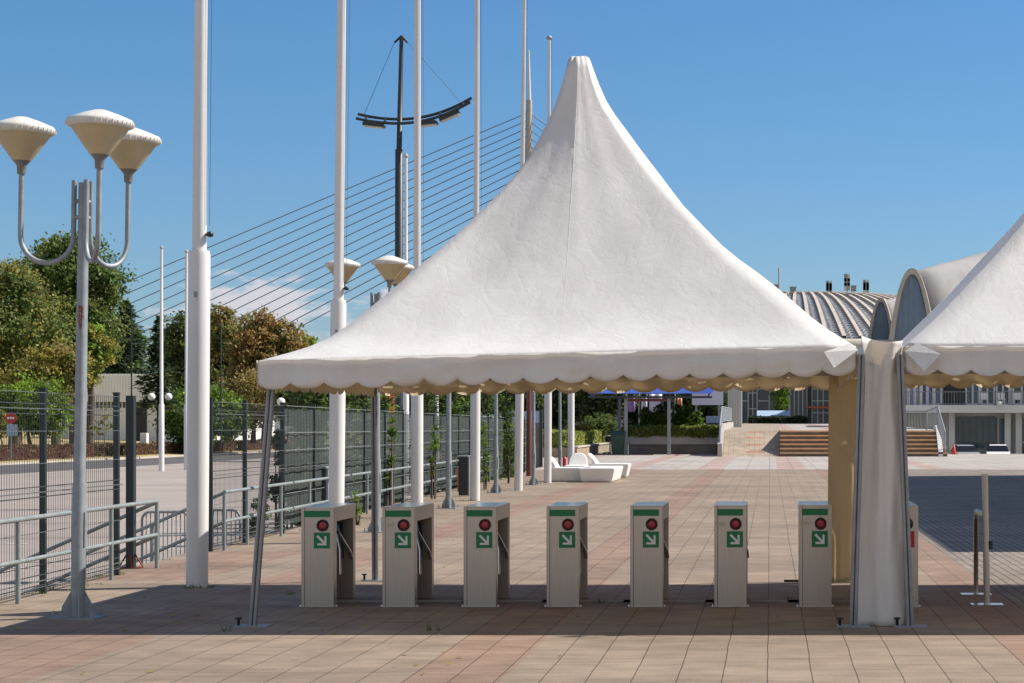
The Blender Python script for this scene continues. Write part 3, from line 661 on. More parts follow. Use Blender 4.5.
# ------------------------------------------------------------------ fences, rails and barriers on the left edge
def mesh_fence(name, label, Ys, netfrom, ztop=2.0, thick=()):
    t = thing(name, label, 'fence', (fencex(Ys[0]), Ys[0], 0), 'mesh fences along the plaza edge')
    for i, Y in enumerate(Ys):
        m = MB(); m.box(fencex(Y) - .03, fencex(Y) + .03, Y - .025, Y + .025, -.7, ztop + .03); m.box(fencex(Y) - .034, fencex(Y) + .034, Y - .029, Y + .029, ztop + .03, ztop + .05)
        m.build('post', fence_green, t)
    for i in range(len(Ys) - 1):
        a, b = Ys[i], Ys[i + 1]; n = int((b - a) / (.07 if b <= netfrom else .25)); m = MB(); dx = .034
        for k in range(1, n):
            Y = a + (b - a) * k / n; x = fencex(Y) + dx
            z0, z1 = .04, ztop; r = .0019
            m.add([(x - r, Y - r, z0), (x + r, Y - r, z0), (x + r, Y + r, z0), (x - r, Y + r, z0), (x - r, Y - r, z1), (x + r, Y - r, z1), (x + r, Y + r, z1), (x - r, Y + r, z1)], [(0, 1, 5, 4), (1, 2, 6, 5), (2, 3, 7, 6), (3, 0, 4, 7)], 0)
        # horizontal wires; folded beads at top, middle and bottom
        for z in ((.08, .3, .62, 1.3, 1.62, ztop) if b <= netfrom else (.35, .62, 1.30, 1.58, ztop)):
            m.bar((fencex(a) + dx + .006, a + .02, z), (fencex(b) + dx + .006, b - .02, z), .007, .007, 1 if b <= netfrom else 2, up=(0, 0, 1))
        for z in ((.15, 1.02, 1.84) if b <= netfrom else (1.02,)):
            for q in (-.05, .05): m.bar((fencex(a) + dx, a + .02, z + q), (fencex(b) + dx, b - .02, z + q), .010, .010, 0, up=(0, 0, 1))
            m.bar((fencex(a) + dx + .04, a + .02, z), (fencex(b) + dx + .04, b - .02, z), .010, .010, 1, up=(0, 0, 1))
        m.build('mesh_panel', [wire_mat, wire_light, wire_bright], t)
        if b > netfrom:
            m = MB(); vv = []; nn = 12
            for j in range(nn + 1):
                Y = a + .04 + (b - a - .08) * j / nn
                for z in (.12, .6, 1.02, 1.5, 1.96): vv.append((fencex(Y) - .006 + .012 * math.sin(j * 1.3 + z * 3), Y, z))
            m.add(vv, [(j * 5 + k, j * 5 + k + 1, j * 5 + k + 6, j * 5 + k + 5) for j in range(nn) for k in range(4)], 0, True)
            m.build('shade_net', net_mat, t)
    return t
mesh_fence('mesh_fence', 'short run of dark wire mesh fence at the left edge beside the foreground lamp', [17.25, 19.72, 22.2], 99)
mesh_fence('mesh_fence', 'long run of wire mesh fence with dark netting behind the flagpoles', [26.45, 28.45] + [31.0 + 2.5 * k for k in range(19)], 31.2)
gp_ = thing('gate_post', 'dark square gate post with a rusty foot plate beside the gap in the fence', 'post', (-7.52, 23.3, 0))
MB().box(-7.565, -7.475, 23.25, 23.35, .012, 2.03).build('shaft', fence_green, gp_)
m = MB(); m.box(-7.62, -7.40, 23.2, 23.4, .0, .012)
for k in range(4):
    a = k * math.pi / 2 + .3; m.bar((-7.52 + .14 * math.cos(a), 23.3 + .1 * math.sin(a), .012), (-7.52 + .05 * math.cos(a), 23.3 + .05 * math.sin(a), .16), .012, .03)
m.build('foot_plate', rust, gp_)

def run_rail(name, label, Ys, tops, group='grey tubular handrails'):
    t = thing(name, label, 'handrail', (railx(Ys[0]), Ys[0], 0), group)
    for k, (h) in enumerate((.79, .395)):
        MB().tube([(railx(Y), Y, h) for Y in Ys], .024 if k == 0 else .021, 10).build('rail', rail_paint, t)
    for Y in tops: MB().tube([(railx(Y), Y, .0), (railx(Y), Y, .768)], .024, 10).build('post', rail_paint, t)
    return t
run_rail('handrail', 'grey two-bar handrail at the left edge, ending at the steps by the gate post', [14.2, 18.56, 21.5, 23.3], [15.6, 18.56, 21.5, 23.3])
run_rail('handrail', 'long grey two-bar handrail running along the netted fence behind the tent', [26.6, 28, 32, 36, 40, 44, 48, 52, 56, 60], [26.6, 27.95, 30.2, 32.4, 35.2, 38, 41, 44, 47, 50, 53.2, 56.5, 60])
def stair_rail(Y, label):
    t = thing('stair_rail', label, 'handrail', (railx(Y), Y, 0), 'sloping rails of the side steps')
    x0 = railx(Y) - .03
    for z, nm in ((.77, 0), (.375, 1)): MB().tube([(x0, Y, z), (x0 - 1.9, Y, z - 1.9 * .44)], .023, 10).build('rail', rail_paint, t)
    for d in (.95, 1.86): MB().tube([(x0 - d, Y, -.69), (x0 - d, Y, .76 - d * .44)], .022, 8).build('post', rail_paint, t)
stair_rail(23.36, 'sloping dark rail going down the side steps at the near side of the gap')
stair_rail(26.64, 'sloping dark rail going down the side steps at the far side of the gap')
def crowd_barrier(x0, x1, Y, label):
    t = thing('crowd_barrier', label, 'barrier', ((x0 + x1) / 2, Y, -.7), 'low barriers in the parking lot')
    z0, z1, r = -.45, .4, .12; pts = [(x0, Y, z0), (x0, Y, z1 - r)] + [(x0 + r - r * math.cos(a), Y, z1 - r + r * math.sin(a)) for a in (.4, .8, 1.2, 1.57)] + [(x1 - r + r * math.sin(a), Y, z1 - r + r * math.cos(a)) for a in (0, .4, .8, 1.2, 1.57)] + [(x1, Y, z0), (x0, Y, z0)]
    MB().tube(pts, .02, 8).build('frame', galv, t)
    m = MB(); n = 11
    for k in range(1, n): x = x0 + (x1 - x0) * k / n; m.tube([(x, Y, z0), (x, Y, z1)], .009, 6)
    m.build('bars', galv, t)
    for x in (x0 + .25, x1 - .25): MB().bar((x, Y - .28, -.69), (x, Y + .28, -.69), .05, .02).bar((x, Y, -.69), (x, Y, z0), .035).build('foot', galv, t)
crowd_barrier(gx(142, 29.5), gx(189, 29.5), 29.5, 'grey crowd barrier with rounded corner, seen through the gap by the steps')
crowd_barrier(gx(191, 30.2), gx(240, 30.2), 30.2, 'grey crowd barrier seen right of the nearest flagpole, behind the fence')
def bin_post(px, Y, label):
    x = gx(px, Y); t = thing('bin_post', label, 'bin', (x, Y, 0), 'dark grey upright bins at the handrail')
    m = MB(); m.box(x - .11, x + .11, Y - .14, Y + .14, .02, .94); m.build('body', dark_metal, t, bevel=.01)
    MB().box(x - .135, x + .135, Y - .17, Y + .17, .945, .985).build('lid', galv, t, bevel=.01)
    MB().box(x - .135, x - .113, Y - .15, Y - .1, .1, .7).build('orange_strip', orange, t)
    MB().box(x + .113, x + .15, Y - .13, Y + .13, .0, .93).build('side_plate', galv, t)
bin_post(321, 34.4, 'dark grey upright bin with flat lid, next to the second flagpole')
bin_post(464, 48, 'dark grey upright bin with flat lid, next to the fourth flagpole')

# ------------------------------------------------------------------ light mast with curved arm, thin poles
def curved_mast():
    Y = 60.; x = gx(398.5, Y); t = thing('light_mast', 'dark tall mast with an upswept curved arm carrying flat floodlights', 'light mast', (x, Y, -.7))
    zt = gz(36, Y); xt = gx(401.5, Y); zj = gz(118, Y)
    MB().tube([(x, Y, -.7), (x + .02, Y, gz(150, Y)), (x + .02, Y, gz(149, Y)), (xt, Y, zt)], [.13, .12, .085, .06], 12).build('pole', dark_metal, t)
    def arc(px): return gz(118.5 - 8 * ((px - 400) / 40.) ** 2 * (.6 if px < 400 else .82) - (px - 400) * .01, Y)
    for off, dy in ((0, .14), (0, -.14)):
        pts = [(gx(p, Y), Y + dy, arc(p) - (.17 if dy < 0 else 0)) for p in range(357, 472, 6)]
        MB().tube(pts, .045, 8).build('curved_arm', dark_metal, t)
    m = MB()
    for p in (366, 385, 415, 440, 463): m.bar((gx(p, Y), Y - .14, arc(p) - .17), (gx(p, Y), Y + .14, arc(p)), .05)
    m.build('cross_braces', dark_metal, t)
    for p, tl_ in ((374, 6), (388, 2), (416, -4), (427, -6), (450, -24)):
        if p in (388, 416): continue
        c = Vector((gx(p, Y), Y, arc(p) - .27)); a = R(-tl_); d = Vector((math.cos(a), 0, math.sin(a))); n_ = Vector((-d.z, 0, d.x))
        m = MB(); prof = [(-.34, .0), (-.30, .09), (-.1, .13), (.22, .11), (.34, .03), (.32, -.03), (-.32, -.03)]
        vs_ = [c + d * a_ + n_ * b_ + Vector((0, y_, 0)) for y_ in (-.17, .17) for a_, b_ in prof]
        k = len(prof); m.add(vs_, [tuple(range(k)), tuple(range(2 * k - 1, k - 1, -1))] + [(i, i + k, (i + 1) % k + k, (i + 1) % k) for i in range(k)])
        h = m.build('floodlight', dark_metal, t, bevel=.02)
        m = MB(); vs_ = [c + d * a_ + n_ * b_ + Vector((0, y_, 0)) for y_ in (-.14, .14) for a_, b_ in ((-.29, -.032), (.29, -.032), (.29, -.06), (-.29, -.06))]
        m.add(vs_, [(0, 1, 2, 3), (7, 6, 5, 4), (0, 4, 5, 1), (1, 5, 6, 2), (2, 6, 7, 3), (3, 7, 4, 0)]); m.build('lens', lamp_cap, h)
    for px, tx in ((364, 394.5), (461, 407.5)):
        MB().tube([(gx(px, Y), Y, arc(px)), (gx(tx, Y), Y, zt - .18)], .007, 5).build('stay_wire', dark_metal, t)
        MB().tube([(gx(tx, Y), Y, zt - .2), (xt, Y, zt)], .035, 6).build('bracket', dark_metal, t)
curved_mast()
def thin_pole(px, pyb, Y, pytop, label, r=.07, mat=white_paint, z0=-.7, name='thin_flagpole', cat='flagpole', group='thin poles beyond the fence', finial=True, step=True):
    x = gx(px, Y); zt = gz(pytop, Y); t = thing(name, label, cat, (x, Y, z0), group)
    zs_ = z0 + (zt - z0) * .30
    m = MB()
    if step: m.tube([(x, Y, z0), (x, Y, zs_), (x, Y, zs_ + .06), (x, Y, zt)], [r * 1.5, r * 1.5, r, r * .75], 10)
    else: m.tube([(x, Y, z0), (x, Y, zt)], [r, r * .7], 8)
    m.build('mast', mat, t)
    if finial: MB().lathe([(.02, 0), (.09, .03), (.10, .10), (.03, .2)], 10, (x, Y, zt)).build('finial', concrete_tan, t)
thin_pole(161.5, 471, 108, 249, 'thin white flagpole standing alone in the lot, left of the nearest thick flagpole', .10)
thin_pole(186.5, 470, 110.8, 253, 'thin white flagpole touching the left side of the nearest thick flagpole', .10)
thin_pole(406, 0, 84, 158, 'thin white flagpole with gold tip beside the dark light mast', .085)
thin_pole(437, 0, 90, 320, 'thin white flagpole seen only under the valance, left of a grey lamp post', .075)
thin_pole(131.5, 0, 150, 306, 'thin dark mast standing before the pale cladding shed', .07, dark_metal, .0, 'thin_mast', 'mast', finial=False, step=False)
thin_pole(221, 0, 150, 322, 'thin dark mast in front of the brown autumn trees', .07, dark_metal, .0, 'thin_mast', 'mast', finial=False, step=False)
def globe_lamp(px, py, Y, z0, label, two=True):
    x = gx(px, Y); z = gz(py, Y); t = thing('globe_lamp', label, 'street lamp', (x, Y, z0), 'white globe lamps')
    m = MB(); m.tube([(x, Y, z0), (x, Y, z + .1)], .05, 8)
    if two: m.tube([(x - .62, Y, z - .25), (x + .62, Y, z - .25)], .03, 6)
    m.build('pole', dark_metal, t)
    for dx in ((-.62, .62) if two else (0,)):
        n = 10; MB().lathe([(.27 * math.sin(math.pi * k / n) + .005, .27 - .27 * math.cos(math.pi * k / n) - .25) for k in range(n + 1)], 14, (x + dx, Y, z)).build('globe', white_plain, t)
globe_lamp(160, 397, 145, -.4, 'post with two white globe lamps behind the lone thin flagpole')
globe_lamp(281, 402, 130, -.55, 'single white globe lamp in front of the autumn foliage right of the tent leg', False)
# no-entry sign
Y = 126.; x = gx(11, Y); t = thing('no_entry_sign', 'round red no-entry sign with a white bar by the hedge at the left', 'road sign', (x, Y, -.4))
MB().tube([(x, Y + .05, -.45), (x, Y + .05, gz(412, Y))], .045, 8).build('pole', galv, t)
m = MB(); ringY(m, x, gz(418, Y), [(.36, Y), (.36, Y - .03)], 28); m.build('disc', red_sign, t)
MB().box(x - .26, x + .26, Y - .04, Y - .032, gz(418, Y) - .06, gz(418, Y) + .06).build('bar', white_sign, t)
MB().box(x - .3, x + .42, Y - .02, Y + .0, gz(436, Y), gz(424.5, Y)).build('lower_plate', hoard_blue, t, bevel=.05)

# ------------------------------------------------------------------ vegetation
def foliage(blobs, nclump, nleaf, size, rn, mats, flat=1., spread=.16, up=.5):
    """leaf faces in clumps through the volume of ellipsoids (x,y,z,rx,ry,rz)"""
    m = MB(); wts = [(b[3] * b[4] * b[5]) ** .67 for b in blobs]
    V, Fc, MI = m.v, m.f, m.m
    for c in range(nclump):
        b = rn.choices(blobs, wts)[0]
        while True:
            d = Vector((rn.uniform(-1, 1), rn.uniform(-1, 1), rn.uniform(-1, 1)))
            if .05 < d.length < 1: break
        d.normalize(); rr = rn.random() ** .36 * 1.08; rr *= 1 + .36 * noise.noise(d * 2.2 + Vector((b[0], b[1], b[2])))
        cc = Vector((b[0] + d.x * b[3] * rr, b[1] + d.y * b[4] * rr, b[2] + d.z * b[5] * rr))
        mi = rn.choices(range(len(mats)), [1.0 / (k + 1) for k in range(len(mats))])[0]
        sp_ = spread * (b[3] + b[5]) * .5 * rn.uniform(.6, 1.3)
        for _ in range(int(nleaf * 1.35)):
            p = cc + Vector((rn.gauss(0, 1) * sp_, rn.gauss(0, 1) * sp_, rn.gauss(0, 1) * sp_ * .7 * flat))
            n = Vector((rn.gauss(0, 1) + d.x * .6, rn.gauss(0, 1) + d.y * .6, rn.gauss(0, 1) + up + d.z * .5)).normalized()
            a = n.cross(Vector((rn.gauss(0, 1), rn.gauss(0, 1), rn.gauss(0, 1)))).normalized(); e = n.cross(a)
            s = size * .78 * rn.uniform(.6, 1.4); o = len(V)
            V += [tuple(p - a * s), tuple(p - e * s * .55 + a * s * .1), tuple(p + a * s), tuple(p + e * s * .55 + a * s * .1)]
            Fc.append((o, o + 1, o + 2, o + 3)); MI.append(mi); m.sm.append(False)
    return m
def trunk(x, y, z0, z1, r, rn, tgt=()):
    m = MB(); pts = [(x + rn.gauss(0, .08) * k, y + rn.gauss(0, .08) * k, z0 + (z1 - z0) * k / 4) for k in range(5)]
    m.tube(pts, [r * 1.3, r, r * .9, r * .75, r * .5], 8)
    for q in tgt:
        b0 = Vector(pts[3]).lerp(Vector(pts[2]), rn.random()); q = Vector(q); mid = b0.lerp(q, .5) + Vector((0, 0, .4))
        m.tube([b0, mid, q], [r * .5, r * .3, r * .1], 6)
    return m
G = {k: leaf_mat('leaf_' + k, c) for k, c in dict(green=(.12, .175, .045), dark=(.06, .09, .04), olive=(.18, .205, .06), yellow=(.34, .30, .07), brown=(.31, .225, .085),
     tan=(.35, .275, .115), lime=(.22, .34, .035), bluegreen=(.075, .115, .07), orange=(.32, .19, .055), red=(.13, .06, .05), box=(.30, .33, .06), deep=(.03, .05, .02), fern=(.11, .18, .045)).items()}
def broad(label, Y, z0, lobes, mats, ncl, nlf, size, seed, th=.35, group='trees beyond the parking lot', name='broadleaf_tree', spread=.16):
    """lobes: (px, py, rx_px, ry_px) outline lobes of the crown at distance Y"""
    rn = random.Random(seed); k = Y / F
    blobs = [(gx(a, Y), Y + rn.uniform(-.5, .5) * c * k, gz(b, Y), c * k, c * k * .85, d * k) for a, b, c, d in lobes]
    cx = sum(b[0] for b in blobs) / len(blobs); zl = max(b[2] for b in blobs)
    t = thing(name, label, 'tree', (cx, Y, z0), group); spread *= 1.12
    trunk(cx, Y, z0, zl, th, rn, [(b[0], b[1], b[2]) for b in blobs]).build('trunk', bark, t)
    foliage(blobs, ncl, nlf, size, rn, [G[q] for q in mats], spread=spread).build('crown', [G[q] for q in mats], t, fix=False)
def conifer(label, px, Y, z0, pytop, wpx, mats, seed, droop=.3, layers=26, name='conifer', group='trees beyond the parking lot', bot=None, size=.22, fill=1.0, power=.8):
    rn = random.Random(seed); x = gx(px, Y); zt = gz(pytop, Y); rmax = wpx * Y / F / 2; zb = z0 + (zt - z0) * .12 if bot is None else bot
    t = thing(name, label, 'tree', (x, Y, z0), group)
    m0 = MB(); m0.tube([(x, Y, z0), (x, Y, zt)], [max(.08, rmax * .07), .02], 8)
    m = MB()
    for i in range(layers):
        f = i / (layers - 1); z = zb + (zt - zb) * f; rad = rmax * ((1 - f) ** power) * rn.uniform(.75, 1.1) + .12
        nb = max(5, int(13 * (1 - f) + 5))
        for b in range(nb):
            a = rn.uniform(0, 2 * math.pi); ln = rad * rn.uniform(.7, 1.15); d = Vector((math.cos(a), math.sin(a), 0))
            if i % 3 == 0 and b % 2 == 0: m0.tube([(x, Y, z), Vector((x, Y, z - droop * ln)) + d * ln * .9], [.03, .008], 4)
            mi = rn.choices(range(len(mats)), [1.0 / (k + 1) for k in range(len(mats))])[0]
            for q in range(int(11 * fill)):
                s = rn.uniform(.15, 1); p = Vector((x, Y, z)) + d * ln * s + Vector((rn.gauss(0, .10) * ln, rn.gauss(0, .10) * ln, -droop * ln * s * s + rn.gauss(0, .06) * (zt - zb) / layers * 4))
                n = Vector((rn.gauss(0, .7), rn.gauss(0, .7), 1)).normalized(); e1 = (d + Vector((rn.gauss(0, .5), rn.gauss(0, .5), rn.gauss(0, .3)))).normalized(); e2 = n.cross(e1).normalized()
                sz = size * rn.uniform(.6, 1.5); o = len(m.v)
                m.v += [tuple(p - e1 * sz), tuple(p - e2 * sz * .35), tuple(p + e1 * sz), tuple(p + e2 * sz * .35)]; m.f.append((o, o + 1, o + 2, o + 3)); m.m.append(mi); m.sm.append(False)
    m0.build('trunk', bark, t); m.build('crown', [G[q] for q in mats], t, fix=False)
# left of the flagpoles, beyond the lot
broad('tall spreading green tree behind the foreground street lamp', 165, .3, [(70, 262, 34, 24), (88, 285, 30, 30), (55, 290, 34, 34), (95, 325, 26, 36), (75, 330, 32, 34)], ['green', 'olive', 'fern'], 760, 34, .22, 1, .5)
broad('olive and yellowish tree at the left edge of the picture', 155, .2, [(6, 290, 26, 30), (22, 320, 36, 34), (45, 350, 30, 34), (-14, 340, 34, 46), (18, 370, 36, 30)], ['olive', 'green', 'yellow', 'fern'], 700, 34, .20, 2, .45)
broad('autumn yellow tree left of the pale shed, behind the bright globe tree', 148, .2, [(55, 365, 22, 22), (38, 385, 30, 26), (75, 372, 14, 24)], ['yellow', 'olive', 'tan'], 260, 30, .19, 3, .3)
broad('yellow-green tree low between the tall tree and the pale shed', 158, .2, [(94, 348, 18, 22), (84, 368, 18, 18)], ['yellow', 'lime', 'fern'], 200, 30, .2, 4, .3)
conifer('dark drooping cedar rising above the pale shed roof', 126, 225, .8, 302, 92, ['bluegreen', 'dark', 'green'], 5, .4, 44, size=.36, power=.6, fill=2.4)
conifer('narrow dark cedar standing behind the drooping cedar', 112, 232, .8, 340, 46, ['dark', 'bluegreen'], 15, .35, 24, size=.34, power=.6)
conifer('dark spruce with open branches crossing the doorway of the pale shed', 158, 152, .0, 318, 52, ['deep', 'dark', 'olive'], 6, .35, 24, size=.24, fill=.8, bot=gz(404, 152))
broad('dark green tree hidden behind the two nearest flagpoles', 190, .5, [(180, 345, 20, 30), (196, 335, 16, 24), (185, 375, 24, 30)], ['olive', 'dark', 'green'], 320, 30, .24, 7, .35)
broad('tall olive and rust coloured tree right of the nearest flagpole', 185, .5, [(222, 330, 18, 22), (232, 352, 24, 30), (216, 372, 20, 36), (240, 385, 24, 30)], ['olive', 'brown', 'yellow'], 460, 32, .23, 8, .4)
broad('russet brown tree rising above the left corner of the tent', 180, .5, [(262, 330, 20, 18), (282, 345, 18, 22), (258, 358, 24, 26), (275, 375, 26, 28), (255, 395, 28, 24)], ['brown', 'tan', 'olive', 'orange'], 520, 32, .22, 9, .4)
broad('small yellow-green tree peeping over the tent slope at the left', 190, .5, [(300, 347, 14, 12), (308, 362, 16, 16)], ['yellow', 'lime', 'olive'], 150, 30, .22, 10, .3)
broad('bright green round-headed tree by the road, left of the foreground lamp', 139, -.45, [(30, 402, 32, 22), (44, 414, 24, 20), (18, 412, 22, 18)], ['lime', 'fern', 'green'], 360, 34, .16, 11, .14, 'round-headed trees along the road', 'round_tree')
broad('bright green round-headed tree behind the nearest flagpole', 168, .0, [(203, 415, 36, 28), (222, 412, 20, 20), (188, 418, 24, 24)], ['fern', 'lime', 'green'], 420, 34, .19, 12, .16, 'round-headed trees along the road', 'round_tree')
broad('tan and russet tree just behind the fence by the leaning tent leg', 176, .3, [(262, 395, 26, 24), (240, 415, 20, 20), (285, 400, 20, 22), (225, 400, 16, 20)], ['tan', 'yellow', 'brown'], 380, 30, .16, 13, .2)
broad('yellow leafed young tree at the very left edge by the no-entry sign', 131, -.5, [(1, 424, 7, 14)], ['yellow', 'olive'], 40, 20, .14, 14, .06, 'young trees', 'young_tree')
# behind the netted fence and under the tent
for i, (px, Y, top, wd, mt) in enumerate(((302, 44, 390, 20, 0), (318, 45, 386, 16, 1), (345, 47, 384, 22, 1), (366, 49, 386, 22, 0), (384, 52, 388, 22, 1), (428, 60, 384, 22, 0), (452, 58, 386, 20, 1), (466, 60, 386, 26, 1), (488, 63, 388, 18, 0), (506, 66, 392, 16, 1))):
    tx_ = ['green columnar thuja behind the netted fence, just right of the leaning tent leg', 'dark columnar thuja behind the netted fence, left of the second flagpole', 'broad green thuja right of the second flagpole behind the netted fence',
           'green thuja hidden behind the thin back leg of the tent', 'green thuja between the back tent leg and the orange post', 'green thuja between the third flagpole and the thin white pole', 'light green thuja left of the fourth flagpole, above the fence',
           'light green thuja right of the fourth flagpole, above the fence', 'green thuja beside the lamp post right of the fourth flagpole', 'small green thuja at the far end of the netted fence'][i]
    conifer(tx_, px, Y, -.7, top - 5, wd * 1.7, [['green', 'fern', 'bluegreen'], ['fern', 'green', 'lime']][mt], 30 + i, -.5, 26, 'thuja', 'thujas behind the netted fence', -.5, .055, 1.5, .42)
def shrub(name, label, lobes, Y, z0, mats, ncl, nlf, size, seed, group=None, cat='shrub', spread=.16):
    rn = random.Random(seed); k = Y / F
    blobs = [(gx(a, Y), Y, gz(b, Y), c * k, c * k, d * k) for a, b, c, d in lobes]
    t = thing(name, label, cat, (blobs[0][0], Y, z0), group)
    m = MB()
    for b in blobs:
        for q in range(3): m.tube([(b[0] + rn.uniform(-.1, .1) * b[3], Y + rn.uniform(-.1, .1), z0), (b[0] + rn.uniform(-.6, .6) * b[3], Y + rn.uniform(-.5, .5) * b[4], b[2])], [.02, .006], 5)
    m.build('stem', bark, t)
    foliage(blobs, ncl, nlf, size, rn, [G[q] for q in mats], spread=spread).build('foliage', [G[q] for q in mats], t, fix=False)
shrub('fence_shrub', 'green shrub growing outside the fence between its first two posts', [(258, 520, 9, 20), (262, 505, 7, 12), (254, 535, 8, 12)], 30.5, -.7, ['green', 'dark', 'fern'], 70, 26, .03, 50, 'shrubs at the fence')
shrub('fence_shrub', 'dark shrub behind the fence next to the first netted panel', [(278, 440, 9, 12), (285, 462, 10, 16), (275, 488, 9, 12), (290, 490, 12, 14)], 34.5, -.7, ['dark', 'deep', 'green'], 130, 26, .035, 51, 'shrubs at the fence')
shrub('fence_shrub', 'thin light green creeper on the netted fence beside the back tent leg', [(390, 455, 4, 18), (393, 430, 4, 14), (388, 480, 4, 14)], 41.2, 0, ['fern', 'lime'], 44, 22, .03, 52, 'shrubs at the fence')
shrub('fence_shrub', 'thin light green creeper on the netted fence behind the thin white pole', [(435, 440, 3, 16), (432, 458, 3, 16)], 46, 0, ['fern', 'lime'], 30, 22, .03, 53, 'shrubs at the fence')
shrub('fence_shrub', 'light green creeper on the netted fence right of the fourth flagpole', [(484, 440, 4, 18), (486, 462, 4, 16)], 53, 0, ['fern', 'lime'], 36, 22, .035, 54, 'shrubs at the fence')
shrub('fence_shrub', 'small creeper on the netted fence left of the fifth flagpole', [(509, 436, 4, 20), (508, 460, 4, 12)], 59, 0, ['fern', 'green'], 34, 22, .035, 57, 'shrubs at the fence')
shrub('weed', 'tall yellow-green weed at the foot of the handrail behind the first ticket barrier', [(356, 500, 3, 12), (359, 515, 3.5, 9)], 33.6, 0, ['lime', 'fern'], 20, 16, .02, 55, None, 'weed')
shrub('sapling', 'spindly sapling in front of the pale shed wall', [(104, 420, 7, 14), (98, 430, 8, 6)], 140, -.4, ['yellow', 'fern'], 24, 10, .13, 56, None, 'sapling')
# trees behind the benches
for i, a in enumerate((
    ('dark tree mass behind the sixth flagpole', 170, [(560, 400, 30, 26), (575, 380, 30, 24), (545, 420, 22, 20)], ['deep', 'dark', 'olive']),
    ('dark olive tree above the box hedge and round bush', 165, [(600, 395, 26, 26), (588, 415, 24, 18), (618, 385, 24, 22)], ['dark', 'olive', 'deep']),
    ('dark tree behind the lilac banner', 175, [(645, 385, 22, 22), (640, 410, 20, 20), (660, 405, 18, 20)], ['deep', 'dark']),
    ('dark tree behind the fifth flagpole and its lamp post', 160, [(505, 385, 28, 22), (520, 400, 24, 24), (488, 395, 24, 22)], ['deep', 'dark', 'green']),
    ('dark green tree behind the white billboard', 180, [(700, 400, 24, 22), (690, 415, 20, 14), (716, 410, 16, 18)], ['dark', 'deep', 'green']),
    ('autumn orange tree right of the third flagpole under the valance', 140, [(436, 392, 14, 14), (420, 400, 12, 14)], ['orange', 'tan', 'olive']),
    ('dark olive tree between the russet tree and the second flagpole', 140, [(318, 395, 26, 18), (340, 400, 22, 18), (300, 405, 20, 18)], ['green', 'olive', 'dark']),
    ('dark green tree standing behind the thujas in the middle', 130, [(400, 390, 24, 20), (470, 385, 26, 18), (440, 400, 30, 18), (360, 392, 24, 16)], ['dark', 'deep', 'green']))):
    broad(a[0], a[1], -.7 if i < 5 else -.7, a[2], a[3], 260, 30, .22, 70 + i, .3, 'dark trees beyond the plaza')
# hedges
def hedge(name, label, corners, z0, z1, mats, n, size, seed, group=None):
    """corners: quad in x,y"""
    rn = random.Random(seed); m = MB(); c = [Vector((*q, 0)) for q in corners]
    for _ in range(n):
        u, v, h = rn.random(), rn.random(), rn.random()
        f = rn.random()
        if f < .38: h = 1 - .05 * rn.random()
        elif f < .8: v = rn.choice((0, 0, 1)); 
        else: u = rn.choice((0, 1))
        p = c[0].lerp(c[1], u).lerp(c[3].lerp(c[2], u), v)
        bul = noise.noise(Vector((p.x * .9, p.y * .9, h * 2))) * .09 * (z1 - z0) * 2
        p = p + Vector((rn.gauss(0, size * .6), rn.gauss(0, size * .6), z0 + (z1 - z0) * h + bul + rn.gauss(0, size * .5)))
        nr = Vector((rn.gauss(0, 1), rn.gauss(0, 1) - .4, rn.gauss(0, 1) + .5)).normalized(); a = nr.cross(Vector((rn.gauss(0, 1), rn.gauss(0, 1), rn.gauss(0, 1)))).normalized(); e = nr.cross(a)
        s = size * rn.uniform(.6, 1.4); o = len(m.v)
        m.v += [tuple(p - a * s), tuple(p - e * s * .6), tuple(p + a * s), tuple(p + e * s * .6)]; m.f.append((o, o + 1, o + 2, o + 3)); m.m.append(rn.choices(range(len(mats)), [1. / (k + 1) for k in range(len(mats))])[0]); m.sm.append(False)
    # twiggy heart of the hedge
    o = len(m.v); w_ = .12
    q4 = [c[0].lerp(c[2], w_), c[1].lerp(c[3], w_), c[2].lerp(c[0], w_), c[3].lerp(c[1], w_)]
    m.add([(*p.xy, z) for z in (z0, z0 + (z1 - z0) * .86) for p in q4], [(4, 5, 6, 7), (0, 1, 5, 4), (1, 2, 6, 5), (2, 3, 7, 6), (3, 0, 4, 7)], 0)
    o = m.build(name, [G[q] for q in mats], None, fix=False); tag(o, label, 'hedge', group); return o
# reddish hedge along the road, in lengths
for i, (y0, y1, lb) in enumerate(((96, 121, 'low dark red hedge along the road at the far left'), (123, 150, 'low dark red hedge along the road behind the foreground lamp and gate post'), (153, 176, 'low dark red hedge along the road beside the thin white flagpoles'), (178, 215, 'low dark red hedge far along the road, right of the nearest flagpole'))):
    ex = lambda y: -47.6 - 3. * (y + 60) / 280
    hedge('road_hedge', lb, [(ex(y0), y0), (ex(y0) - 1.5, y0), (ex(y1) - 1.5, y1), (ex(y1), y1)], -.5, .35 + .06 * (i % 2), ['red', 'brown', 'dark'], 9000, .08, 90 + i, 'dark red hedges along the road')

